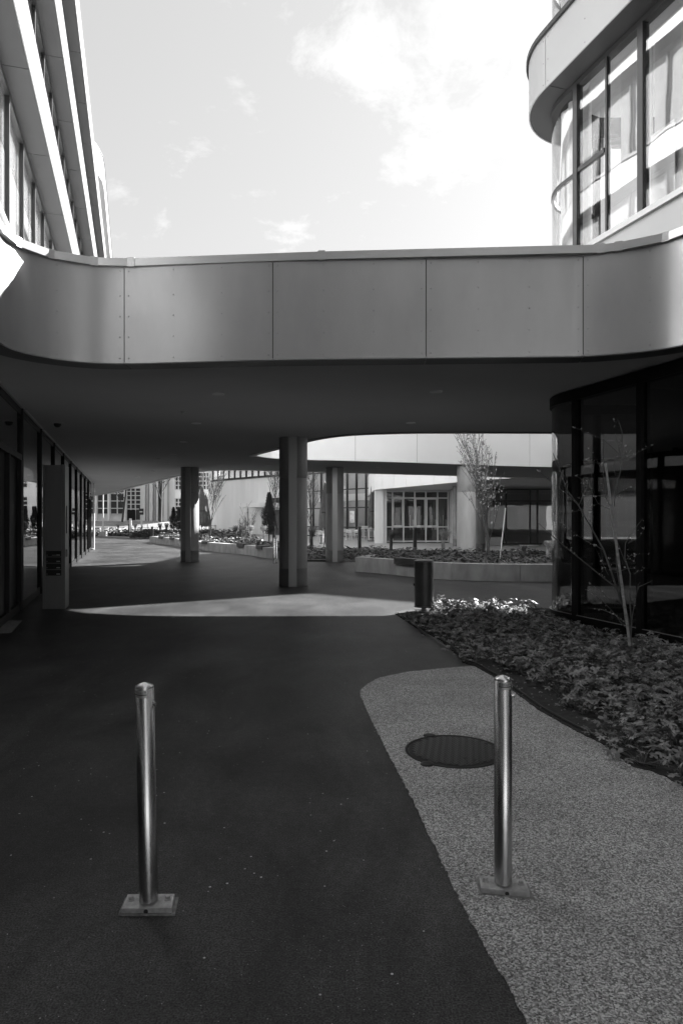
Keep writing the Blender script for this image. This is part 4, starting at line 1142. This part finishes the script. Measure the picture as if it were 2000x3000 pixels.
bare_tree('young_birch', 'slender young birch with pale buds in the curved planter right of the bright column', W(1432,21.2,.36), 4.9, .42, .035, 3, 4, 'bark', 2, 1.15, True, nb=(13,5,2), first=.12)
sk = MB(); sk.tube([(W(1464,21.0,.4)), (W(1480,21.0,1.6+34*21/2000))], .016, 8); tag(sk.build('plant_stake', 'chair_white'), 'thin white stake beside the birch in the curved planter', 'stake')
bare_tree('bare_tree', 'large bare tree on the far lawn before the striped facade', W(470,86,1.3), 11.5, .75, .17, 4, 11, nb=(6,5,4,3), first=.22)
bare_tree('bare_tree', 'smaller bare tree on the far lawn before the gridded windows', W(358,86,1.3), 9.5, .85, .14, 4, 23, nb=(6,5,4,3), first=.25)
bare_tree('bare_tree', 'narrow bare tree beside the far closed parasols, left of the white wall', W(615,50,.1), 5.4, .38, .05, 3, 5, nb=(14,5,3), up=1.1, first=.25)
bare_tree('bare_tree', 'tall bare tree leaning behind the left column', W(583,64,.1), 8.5, .5, .10, 3, 9, nb=(12,5,3), up=1.0)
bare_tree('bare_tree', 'narrow bare tree just right of the largest column', W(908,44,.1), 5.6, .36, .06, 3, 6, nb=(14,5,3), up=1.1)
bare_tree('bare_tree', 'thin bare tree top left of the largest column before the white wall', W(806,50,.1), 5.8, .4, .05, 3, 16, nb=(12,5,3), up=1.1)
bare_tree('bare_shrub', 'small many stemmed bare shrub in front of the cafe chairs', W(715,45,.3), 2.3, .45, .018, 2, 8, 'bark', 4, 1.0, True, nb=(6,3))
bare_tree('bare_shrub', 'second small bare shrub just right of the first by the cafe chairs', W(730,45.5,.3), 2.0, .45, .016, 2, 18, 'bark', 3, 1.0, True, nb=(6,3))
def conifer(label, base, H, w, seed):
    rnd = random.Random(seed); t = thing('conifer', label, 'tree', base, 'dark narrow conifers')
    MB().tube([base, (base[0], base[1], base[2] + H*.35)], .05*H/3, 8).build('trunk', 'bark_dark', t)
    m = MB()
    for i in range(5200):
        f = rnd.random()**.8; z = .20 + .80*f; prof = (min(1, (z-.16)/.16))**.6 * (1-f)**.72 * (1 + .16*math.sin(13*f+seed))
        if f > .93: prof = max(prof, .05)
        a = rnd.uniform(0,6.28); rr = w*prof*(.45 + .6*rnd.random()) * (1 + .14*math.sin(3*a + 9*f)); c = Vector(base) + Vector((rr*math.cos(a), rr*math.sin(a), H*z))
        s_ = H*.028*rnd.uniform(.6,1.4); u_ = Vector((math.cos(a)*.8, math.sin(a)*.8, 1.1 + rnd.uniform(-.4,.4))).normalized(); v_ = Vector((-math.sin(a+rnd.uniform(-.7,.7)), math.cos(a), 0))*.35
        m.add([c, c + (u_*.5+v_)*s_, c + u_*s_*1.2, c + (u_*.5-v_)*s_], [(0,1,2,3)])
    m.build('crown', 'conifer', t); return t
conifer('large dark cone shaped conifer left of the biggest column', W(788,42,.05), 3.15, .58, 1)
conifer('small dark conifer at the far end of the seat wall', W(508,66,.2), 2.55, .50, 2)
conifer('dark conifer mostly hidden by the left column', W(524,60,.2), 2.45, .45, 3)
def tied_grass(label, base, H, m='straw', lean=.1, seed=1, grp='bundles of tied ornamental grass'):
    rnd = random.Random(seed); t = MB(); b = Vector(base)
    for i in range(150):
        a = rnd.uniform(0,6.28); r_0 = .07*rnd.random()*H/.9; r_1 = .05*H/.9; r_2 = rnd.uniform(.05,.30)*H
        p0 = b + Vector((r_0*math.cos(a), r_0*math.sin(a), 0)); p1 = b + Vector((r_1*math.cos(a), r_1*math.sin(a), H*.58)); p2 = b + Vector((r_2*.7*math.cos(a)+lean*.5, r_2*.7*math.sin(a), H*rnd.uniform(.82,1.0))); p3 = b + Vector((r_2*1.15*math.cos(a)+lean, r_2*math.sin(a), H*rnd.uniform(.66,.98)))
        t.tube([p0, p1, p2, p3], [.006,.006,.004,.002], 3, False)
    t.tube([b + Vector((0,0,H*.54)), b + Vector((0,0,H*.60))], .07*H/.9, 10)
    o = t.build('tied_grass', m); tag(o, label, 'ornamental grass', grp)
tied_grass('straw coloured tied grass bundle left of the bright planter column', W(1298,26.5,.1), 1.15, 'straw', .12, 1)
tied_grass('dark tied grass bundle behind the seat board left of the bin', W(1145,31,.1), 1.05, 'leaf_far', .2, 2)
tied_grass('straw tied grass tuft at the right end of the curved planter', W(1604,20.5,.36), .62, 'straw', 0, 3)
tied_grass('dark tied grass bundle right of the largest column', W(912,33,.1), 1.2, 'leaf_far', .1, 4)
tied_grass('dark tied grass bundle left of the small shrub', W(691,43,.3), .95, 'leaf_far', 0, 5)
tied_grass('tied grass bundle between the small shrub and the large conifer', W(733,43,.3), .95, 'straw', .1, 6)
tied_grass('tied grass bundle at the foot of the large conifer', W(772,41,.3), .95, 'straw', 0, 7)
tied_grass('pale tied grass bundle on the far planting near the lamp post', W(346,70,.1), 1.1, 'straw', 0, 8)
tied_grass('pale tied grass bundle on the far planting by the white fence', W(396,70,.1), 1.1, 'straw', 0, 9)
tied_grass('dark tied grass bundle left of the small conifer', W(469,62,.1), 1.2, 'leaf_far', 0, 10)
tied_grass('second dark tied grass bundle left of the small conifer', W(488,62,.1), 1.2, 'leaf_far', 0, 11)
tied_grass('low spiky grass tuft in the planter behind the wall joint', W(1535,21.5,.36), .42, 'leaf_far', 0, 12)
# evergreen mound at the left planting
mo = MB(); rnd = random.Random(4)
for i in range(2600):
    a = rnd.uniform(0,6.28); q = rnd.random()**.5; c = Vector(W(440,58,0)) + Vector((1.6*q*math.cos(a), 1.3*q*math.sin(a), .62*(1-q*q)*rnd.uniform(.6,1)+.05)); s_ = .16
    u_ = Vector((rnd.uniform(-1,1), rnd.uniform(-1,1), 1)).normalized(); v_ = u_.orthogonal()*.4; mo.add([c, c+(u_*.5+v_)*s_, c+u_*s_, c+(u_*.5-v_)*s_], [(0,1,2,3)])
tag(mo.build('evergreen_shrub', 'conifer'), 'low dark rounded shrub mound beyond the far end of the seat wall', 'shrub')

# bollard lights
bl0 = None
for (px, Y, h, l) in ((1215,32,.95,'slim dark bollard lamp in the ground cover above the litter bin'),(1053,36,.95,'slim dark bollard lamp right of the middle column'),(704,46,.95,'dark bollard lamp between the shrub and tied grass'),(802,42,.95,'dark bollard lamp right of the large conifer'),(446,47.5,.85,'squat dark bollard lamp at the far end of the seat wall'),(617,54,.9,'dark bollard lamp under the far parasol')):
    if bl0 is None:
        bl0 = thing('bollard_lamp', l, 'bollard lamp', W(px,Y,0), 'dark bollard lamps along the beds', local=True)
        MB().lathe([(.09,0),(.09,1.05)], n=20).build('lamp_post', 'dark_metal', bl0)
        MB().lathe([(.07,1.05),(.07,1.07),(.085,1.075),(.085,1.09),(.07,1.095),(.07,1.11),(.085,1.115),(.085,1.13),(.07,1.135),(.07,1.15)], n=20).build('louvre', 'dark_metal', bl0)
        MB().lathe([(.095,1.15),(.095,1.24),(.001,1.245)], n=20).build('lamp_head', 'dark_metal', bl0)
    else: dup(bl0, W(px,Y,0), 0, l, scale=(1,1,h/.95))
for (px, Y, l) in ((803,24.6,'left post of the steel pair beside the largest column'),(810,24.8,'right post of the steel pair beside the largest column'),(948,33,'steel post beside the middle column')):
    t = thing('steel_post', l, 'bollard', W(px,Y,0), 'steel posts by the columns', local=True)
    MB().lathe([(.038,0),(.038,.92),(.02,.94),(.001,.945)], n=20).build('post_tube', 'brushed_steel', t)

# ------------------------------------------------------------------ cafe furniture
def chair(m, loc, rz, label, high=False):
    t = thing('cafe_chair' if not high else 'bar_stool', label, 'chair', loc, 'cafe chairs on the terrace', local=True); t.rotation_euler = (0,0,rz)
    k = 1.62 if high else 1.0; z = .45*k
    s_ = MB()
    for i in range(6): s_.box(-.21,.21,-.20+i*.068,-.20+i*.068+.05,z-.012,z)
    s_.build('seat', m, t)
    b = MB()
    for i in range(3): b.box(-.21,.21,.205,.222,z+.14+i*.085,z+.20+i*.085)
    b.build('backrest', m, t)
    for x in (-.2,.2):
        for y, zz in ((-.19,z),(.21,z+.38)):
            MB().tube([(x*1.12,y*1.15,0),(x,y,z),(x,y+(.02 if zz>z else 0),zz)], .014, 6).build('leg', m, t)
    if high:
        MB().box(-.2,.2,-.22,-.2,.25,.275).build('footrest', m, t)
    return t
def table(m, loc, label, h=.74):
    t = thing('cafe_table', label, 'table', loc, 'cafe tables on the terrace', local=True)
    MB().box(-.38,.38,-.38,.38,h-.025,h).build('tabletop', m, t)
    for x in (-.33,.33):
        for y in (-.33,.33): MB().tube([(x,y,0),(x,y,h-.02)], .018, 6).build('leg', m, t)
    return t
cw = chair('chair_white', W(668,66,0), .4, 'white cafe chair at the left end of the terrace row')
cd = chair('chair_dark', W(677,66,0), .1, 'dark cafe chair next to the leftmost white one')
hs = chair('chair_white', W(1072,52,0), .2, 'white bar stool nearest the white corner of the glazed building', True)
wl2 = [(661,67.5,1.2),(672,64.5,3.4),(725,65.5,3.0),(733,67,.5)]
for i, (px, Y, rz) in enumerate(wl2): dup(cw, W(px,Y,0), rz, ['white cafe chair behind the leftmost terrace chair','white cafe chair in front of the dark chairs','white cafe chair right of the dark chairs behind the small shrub','white cafe chair at the right end of the left terrace row'][i])
for i, (px, Y, rz) in enumerate(((690,65.5,.2),(703,66.5,-.2),(712,65,.1),(716,68,.4))): dup(cd, W(px,Y,0), rz, ['second dark cafe chair from the left on the terrace','third dark cafe chair from the left on the terrace','fourth dark cafe chair from the left behind the shrub','fifth dark cafe chair from the left behind the shrub'][i])
wr2 = [(1006,53,1.6),(1014,55,.3),(1022,52.5,3.0),(1032,54,.2),(1042,55,1.2),(1048,52.5,2.8)]
wlb = ['white cafe chair just right of the middle column','white cafe chair second from the middle column','white cafe chair third from the middle column','white cafe chair in front of the poster window','white cafe chair right of the poster window','white cafe chair beside the bar stools']
for i, (px, Y, rz) in enumerate(wr2): dup(cw, W(px,Y,0), rz, wlb[i])
for i, (px, Y, rz) in enumerate(((1062,53,2.8),(1086,53.5,.3),(1092,52,1.0))): dup(hs, W(px,Y,0), rz, ['leftmost white bar stool on the right terrace','white bar stool before the closed parasol by the white corner','white bar stool half hidden by the white corner'][i])
for i, (px, Y, rz) in enumerate(((943,46,2.8),(936,49,.3))): dup(cw, W(px,Y,0), rz, ['white cafe chair left of the middle column','white cafe chair behind the steel post left of the middle column'][i])
tables = [(684,65,'chair_dark','dark cafe table between the leftmost terrace chairs',.74),(699,65.8,'chair_dark','dark cafe table in the middle of the left terrace row',.74),(722,67,'chair_dark','dark cafe table behind the small shrub',.74),
 (619,60,'chair_dark','tall dark table beside the far parasols',1.08),(1018,54,'chair_white','pale cafe table right of the middle column',.74),(1038,53.5,'chair_white','pale cafe table under the poster',.74),(1067,51.5,'chair_white','tall white table among the bar stools',1.08),(927,48,'chair_dark','dark cafe table left of the middle column',.74)]
for px, Y, m, l, h in tables: table(m, W(px,Y,0), l, h)
dup(hs, W(637,61,0), 1.3, 'white bar stool beside the tall dark table at far left')
# closed parasols
def parasol(label, base, H, w, seed, val='umbrella_cloth'):
    t = thing('closed_parasol', label, 'parasol', base, 'closed parasols on the terrace', local=True); rnd = random.Random(seed)
    MB().tube([(0,0,0),(0,0,H)], .03, 10).build('pole', 'dark_metal', t)
    MB().box(-.35,.35,-.35,.35,0,.08).build('base', 'concrete', t, .01)
    m = MB(); n = 36; v = []; L = 14
    for i in range(L+1):
        f = i/L; z = H*(.98 - .70*f); rad = w*(.12 + .88*f**.8)*(1 if f < .93 else .9)
        for k in range(n):
            a = 2*math.pi*k/n; fold = .62 + .38*math.cos(6*a + 1.5*f)**2 if True else 1
            r_ = rad*fold*(1 + .06*math.sin(3*a + seed + 4*f)); zz = z - (H*.06*math.cos(6*a+1)**2 if i == L else 0)
            v.append((r_*math.cos(a), r_*math.sin(a)*.8, zz))
    m.add(v, [(i*n+k, (i+1)*n+k, (i+1)*n+(k+1)%n, i*n+(k+1)%n) for i in range(L) for k in range(n)], True)
    m.build('folded_canopy', val, t); MB().tube([(0,0,H*.50),(0,0,H*.52)], w*.62, 14).build('tie_strap', 'dark_metal', t)
    MB().lathe([(.05,H*.98),(.03,H*1.0),(.001,H*1.01)], n=12).build('finial', 'dark_metal', t)
parasol('tall closed grey parasol right of the left column', W(591,60,0), 4.6, .62, 1)
parasol('darker closed parasol just right behind the tall grey one', W(603,63,0), 3.9, .55, 2)
parasol('closed dark parasol left of the middle column', W(952,45,0), 4.05, .48, 3)
parasol('closed parasol against the white corner of the glazed building', W(1091,50,0), 4.3, .42, 4)

# ------------------------------------------------------------------ glazed pavilion on the right (white corner and wide window)
PV = thing('glazed_pavilion', 'white pavilion with a wide white framed window and dark glass entrance', 'building', (5,46,0))
MB().box(2.22,2.80,45.6,46.2,0,3.62).box(2.80,3.02,45.75,46.5,0,3.62).build('corner_pillar', 'wall_white', PV)
P2 = [(2.2,45.2),(2.45,44.4),(6.09,36.1),(7.0,34.0),(8.07,32.6)]
SP2 = arclen(P2)
fp = spline(P2, 5); S_ = arclen(fp); n = 9
for k in range(n): MB().ribbon(sub(fp, S_[-1]*k/n + .008, S_[-1]*(k+1)/n - .008), 3.57, 5.2, .05).build('fascia_panel', 'panel_white', PV)
MB().ribbon([(2.2,60),(2.2,45.2)], 3.6, 5.2, .06).build('side_wall', 'wall_white', PV)
MB().prism([(2.25,45.25),(2.5,44.5),(6.15,36.15),(7.06,34.05),(8.1,32.62),(40,32.62),(40,60),(2.25,60)], 3.59, 5.1).build('soffit', 'plaster', PV)
def grid_wall(parent, name, a, b, z0, z1, cols, rows, fm, gm_, t=.06, d=.08, sash=()):
    # a wall of framed panes from plan point a to b
    A = Vector(a); B = Vector(b); D = (B-A); Ln = D.length; D.normalize(); N = Vector((D.y,-D.x))
    w = MB()
    for c in cols:
        w.obox(A + D*(Ln*c) + N*(d/2-.02), D, t/2, d/2, z0, z1)
    for r in rows:
        w.obox(A + D*(Ln/2) + N*(d/2-.026), D, Ln/2 - .001, d/2 - .006, z0 + (z1-z0)*r - t/2, z0 + (z1-z0)*r + t/2)
    for (c0, c1, r0, r1) in sash:
        x0, x1 = Ln*c0 + t*.8, Ln*c1 - t*.8; y0, y1 = z0 + (z1-z0)*r0 + t*.8, z0 + (z1-z0)*r1 - t*.8
        for xx in (x0, x1): w.obox(A + D*xx + N*(d/2), D, t*.4, d/2, y0, y1)
        for yy in (y0, y1): w.obox(A + D*((x0+x1)/2) + N*(d/2+.002), D, (x1-x0)/2, d/2, yy - t*.4, yy + t*.4)
    f = w.build(name, fm, parent)
    p = MB(); p.add([(A.x,A.y,z0),(B.x,B.y,z0),(B.x,B.y,z1),(A.x,A.y,z1)], [(0,1,2,3)]); p.build('pane', gm_, f)
    return f
colsH = [0, .10, .28, .46, .64, .83, 1]
grid_wall(PV, 'window', (3.02,46.3), (7.25,46.5), .05, 3.55, colsH, [0,.50,.855,1] if False else [.02,.30,.86,.99], 'frame_white', 'glass_dark', .085, .1, sash=((.10,.28,.30,.86),(.46,.64,.30,.86),(.64,.83,.30,.86)))
MB().box(3.0,14,50.5,50.6,0,3.6).build('room_wall', 'interior', PV)
MB().box(3.0,14,46.6,50.5,.0,.03).build('room_floor', 'interior', PV)
for i in range(4): MB().box(4.7+i*.75,4.75+i*.75,46.9,47.0,.9,1.9).box(4.9+i*.75,5.15+i*.75,47.1,47.15,.9,1.6).build('window_display', 'interior_light', PV)
grid_wall(PV, 'entrance_glazing', (8.2,42.6), (14.5,42.0), .06, 3.5, [0,.12,.32,.55,.62,.78,1], [.01,.78,.99], 'dark_metal', 'glass_dark', .09, .12)
MB().box(8.3,9.9,42.2,42.35,.0,.5).build('plinth', 'wall_grey', PV)
MB().box(7.3,7.9,41.5,46.3,0,3.58).build('side_wall', 'wall_grey', PV)
MB().box(8.0,15,45.5,45.6,0,3.58).build('room_wall', 'interior_light', PV)
MB().box(10.9,11.9,41.2,41.9,.0,.04).build('door_mat', 'paper', PV)
# atrium facade behind the terrace
AT = thing('atrium_facade', 'tall glass curtain wall with thin mullions behind the cafe terrace', 'building', (0,60,0))
grid_wall(AT, 'curtain_wall', (-3.3,63.5), (3.6,54.0), 0.05, 9.0, [i/9 for i in range(10)], [.01,.10,.285,.46,.64,.82,.99], 'dark_metal', 'glass_far', .09, .16)
MB().ribbon([(-3.0,66.5),(5.2,57.5)], 0, 9, .1, False).build('room_wall', 'wall_grey', AT)
MB().ribbon([(-2.2,65.0),(4.8,56.6)], 3.3, 3.9, .9, False).build('gallery', 'wall_white', AT)
for i in range(26):
    t = .30 + i*.018; x, y = -2.5+t*7, 64.6-t*8.1
    MB().box(x-.05,x+.03,y-.05,y,.9,3.2).build('slat', 'interior_light', AT)
PO = thing('poster', 'white poster with food drawings hung inside the glass behind the terrace', 'poster', (0,57,1.6))
A = Vector(((1030-1000)/2000*58.0, 58.0)); Dp = Vector((6.9,-9.5)).normalized()
Bp = Vector(((1045-1000)/2000*57.2, 57.2))
po = MB(); Np = Vector((Dp.y,-Dp.x)) ; off = Vector((-.16,-.12))
A = A + off; Bp = A + Dp*.62
po.add([(A.x,A.y,1.35),(Bp.x,Bp.y,1.35),(Bp.x,Bp.y,2.32),(A.x,A.y,2.32)], [(0,1,2,3)]); sheet = po.build('sheet', 'paper', PO)
def poxf(co):
    q = A + Dp*(.31 + co.x) + Vector((-.8,-.58))*.01; return Vector((q.x, q.y, 1.84 + co.y)) - Vector(PO.location) + Vector(PO.location)
for (tx, ty, sz, wd) in ((0,-.40,.15,'APPETIT'),(0,-.27,.13,'BON')):
    ob = text_mesh(wd, sz, 'label_ink', 'lettering', sheet, lambda co, ty=ty: poxf(Vector((co.x, co.y+ty, 0))))
rnd = random.Random(3); dr = MB()
for i in range(9):
    cx_, cz_ = rnd.uniform(-.2,.2), rnd.uniform(-.1,.38); r_ = rnd.uniform(.03,.07)
    for k in range(8):
        a = k*math.pi/4; b2 = a + .5
        p1, p2, p3 = (poxf(Vector((cx_+r_*math.cos(a), cz_+r_*math.sin(a), 0))), poxf(Vector((cx_+r_*math.cos(b2), cz_+r_*math.sin(b2), 0))), poxf(Vector((cx_+.5*r_*math.cos(b2), cz_+.5*r_*math.sin(b2), 0))))
        dr.add([p1,p2,p3], [(0,1,2)])
dr.build('drawing', 'label_ink', sheet)

# ------------------------------------------------------------------ far white hall with clerestory
HL = thing('white_hall', 'windowless white hall with a strip of dark framed windows under its roof', 'building', (-8,73,0))
h0, h1 = Vector((-15.1,80.2)), Vector((-2.7,66.3)); hd = (h1-h0).normalized(); hn = Vector((hd.y,-hd.x))
Ln = (h1-h0).length; nP = 10
for k in range(nP):
    a = h0 + hd*(Ln*k/nP + .01); b = h0 + hd*(Ln*(k+1)/nP - .01)
    MB().ribbon([tuple(a), tuple(b)], 0, 6.05, .2, False).build('wall_panel', 'wall_white', HL)
MB().ribbon([tuple(h0 - hd*1.1 + hn*-.02), tuple(h0)], 0, 13, .2, False).build('end_pier', 'wall_white', HL)
MB().ribbon([tuple(h0 - hd*.3 + hn*.10), tuple(h1 + hn*.10)], 6.052, 6.17, .3, False).build('ledge', 'dark_metal', HL)
grid_wall(HL, 'clerestory_window', tuple(h0 - hn*.05), tuple(h1 - hn*.05), 6.18, 9.2, [i/16 for i in range(17)], [.01,.99], 'frame_black', 'glass_far', .14, .14)
MB().ribbon([tuple(h0 - hn*1.2), tuple(h1 - hn*1.2)], 6.1, 9.2, .1, False).build('room_wall', 'interior_light', HL)
MB().ribbon([tuple(h0 + hn*.1), tuple(h1 + hn*.1)], 9.21, 10.4, .4, False).build('roof_band', 'wall_white', HL)
# porch
def HP(t, o): q = h0 + hd*t + hn*o; return (q.x, q.y)
tp = 8.8
MB().prism([HP(tp,0.0),HP(tp,2.3),HP(tp+5,2.3),HP(tp+5,0.0)], 2.85, 3.30).build('porch_roof', 'wall_white', HL)
MB().tube([HP(tp+1.5,2.0)+(0,), HP(tp+1.5,2.0)+(2.85,)], .05, 8).build('porch_post', 'frame_dark', HL)
MB().prism([HP(tp+2.2,.0),HP(tp+2.2,.12),HP(tp+5,.12),HP(tp+5,0)], 3.32, 3.85).build('transom_window', 'frame_black', HL)
d_ = MB().prism([HP(tp+2.6,.0),HP(tp+2.6,.10),HP(tp+4.6,.10),HP(tp+4.6,0)], 0, 2.6).build('door', 'interior', HL)
MB().prism([HP(tp+3.5,.10),HP(tp+3.5,.15),HP(tp+3.65,.15),HP(tp+3.65,.10)], 0, 2.6).build('door_frame', 'frame_white', d_)

# ------------------------------------------------------------------ far left buildings
FB = thing('far_school_building', 'long pale building with white window grid across the lawn', 'building', W(320,95,1.3))
def fx(px, Y=95.0): return (px-1000)/2000*Y
def fz(py, Y=95.0): return 1.6 - (py-1522)*Y/2000
YF = 95.0
MB().box(fx(150),fx(412),YF+.3,YF+1.0,.5,16).build('wall', 'wall_white', FB)
def far_win(parent, x0, x1, y0, y1, cols, rows, Y=YF, t=.12):
    w = MB(); X0, X1, Z0, Z1 = fx(x0,Y), fx(x1,Y), fz(y1,Y), fz(y0,Y)
    for c in cols: w.box(X0+(X1-X0)*c-t/2, X0+(X1-X0)*c+t/2, Y-.05, Y+.2, Z0, Z1)
    for r in rows: w.box(X0, X1, Y-.03, Y+.18, Z0+(Z1-Z0)*r-t/2, Z0+(Z1-Z0)*r+t/2)
    f = w.build('window', 'frame_white', parent); MB().box(X0,X1,Y+.14,Y+.16,Z0,Z1).build('pane', 'frame_dark', f)
for x0, x1 in ((216,249),(250,278),(285,318),(323,364)):
    far_win(FB, x0, x1, 1446, 1506, [0,.5,1], [0,.28,.64,1])
    far_win(FB, x0, x1, 1380, 1442, [0,.5,1], [0,.35,.7,1])
far_win(FB, 371, 412, 1430, 1524, [0,.3,.62,1], [0,.35,.5,.63,.77,.9,1])
MB().box(fx(374),fx(397),YF-.1,YF+.05,fz(1524),fz(1494)).build('door', 'frame_black', FB)
for px in (319.5,283,367): MB().box(fx(px-2.2),fx(px+2.2),YF-.35,YF+.2,1,16).build('pilaster', 'wall_white', FB)
FC = thing('striped_facade', 'facade of tall round white pipes and dark glass strips behind the big bare tree', 'building', W(460,94,1.3))
MB().box(fx(412),fx(486),YF+.6,YF+1.2,.5,18).build('glazing', 'frame_dark', FC)
for px, w_, m_ in ((421,6,'frame_white'),(442,6,'frame_white'),(460,4,'frame_white'),(476,5,'wall_grey'),(431.5,3,'wall_grey'),(452,2,'wall_grey'),(489,3,'wall_grey')):
    MB().lathe([(w_*YF/2000,.8),(w_*YF/2000,18)], (fx(px),YF,0), 20).build('round_pier', m_, FC)
MB().box(fx(481),fx(522),YF-.2,YF+.9,.5,18).build('wall', 'wall_white', FC)
MB().box(fx(492),fx(497),YF-.4,YF-.2,.5,18).build('downpipe_recess', 'wall_grey', FC)
FD = thing('far_classroom_block', 'white block with small paned windows left of the white hall', 'building', W(600,90,1.3))
YD = 92.0
MB().box(fx(512,YD),fx(640,YD),YD+.3,YD+1,.0,18).build('wall', 'wall_white', FD)
for x0, x1 in ((513,532),(560,594),(595,613)):
    for y0, y1 in ((1384,1434),(1460,1506)): far_win(FD, x0, x1, y0, y1, [0,.5,1], [0,.25,.5,.75,1], YD)
MB().box(fx(100,99),fx(760,99),99,100,0,24).build('rear_wall', 'wall_grey', FD)
# fence, rails, lamp post, sign
FN = thing('mesh_fence', 'low white mesh fence with posts on the edge of the far lawn', 'fence', W(410,72,0))
f = MB()
for i in range(11): x = fx(396,74)+i*.165*1.3; f.box(x-.015,x+.015,73.98,74.0,.1,1.0)
for i in range(5): f.box(fx(396,74),fx(432,74),73.96,73.98,.15+i*.2,.18+i*.2)
f.build('mesh_panel', 'frame_white', FN)
for px in (396,414,432): MB().box(fx(px,74)-.04,fx(px,74)+.04,73.9,74.05,0,1.1).build('post', 'frame_white', FN)
RL = thing('guard_rail', 'long low white rail along the far roadside', 'railing', W(330,75,0))
MB().tube([W(240,76.4,.75), W(545,76.4,.75)], .05, 6).build('top_rail', 'frame_white', RL)
MB().tube([W(240,76.4,.42), W(545,76.4,.42)], .04, 6).build('lower_rail', 'frame_white', RL)
for px in range(245,545,24): MB().box(fx(px,76.4)-.03,fx(px,76.4)+.03,76.35,76.45,0,.78).build('post', 'frame_white', RL)
LP = thing('lamp_post', 'thin white lamp post beyond the end of the left glass wall', 'lamp post', W(302,66,0))
MB().tube([W(302,66,0), W(302,66,7)], .055, 8).build('pole', 'frame_white', LP)
MB().box(fx(302,66)-.35,fx(302,66)+.35,65.8,66.2,0,.45).build('base', 'concrete_light', LP)
MB().lathe([(.05,7),(.25,7.1),(.25,7.2),(.01,7.3)], (fx(302,66),66,0), 16).build('lamp_head', 'frame_white', LP)
SG = thing('sign_post', 'white pole carrying a small dark sign box by the mesh fence', 'sign', W(415,73,0))
MB().tube([W(415,73,0), W(415,73,5.2)], .10, 10).build('pole', 'frame_white', SG)
b_ = MB().box(fx(415,73)-.24,fx(415,73)+.24,72.8,72.92,fz(1508,73),fz(1490,73)).build('sign_box', 'dark_metal', SG)
MB().box(fx(415,73)-.16,fx(415,73)+.16,72.78,72.80,fz(1501,73),fz(1498,73)).build('sign_stripe', 'label_silver', b_)
PT = thing('gate_post', 'white square post with dark box standing before the far planting', 'post', W(381,66,0))
MB().box(fx(382,66)-.09,fx(382,66)+.09,65.9,66.1,0,1.7).build('post', 'frame_white', PT)
MB().box(fx(378,66)-.08,fx(378,66)+.06,65.95,66.1,0,1.15).build('meter_box', 'frame_dark', PT)
# unseen block added behind the viewer to cut sky light and feed reflections
BH = thing('sky_blocker_behind', 'plain unseen block added behind the viewer to cut sky light', 'building', (3,-32,0))
MB().box(-25,40,-42,-34,0,7).build('wall', 'wall_grey', BH)
for o in bpy.data.objects:
    for k in ('_loc', '_w'):
        if k in o: del o[k]
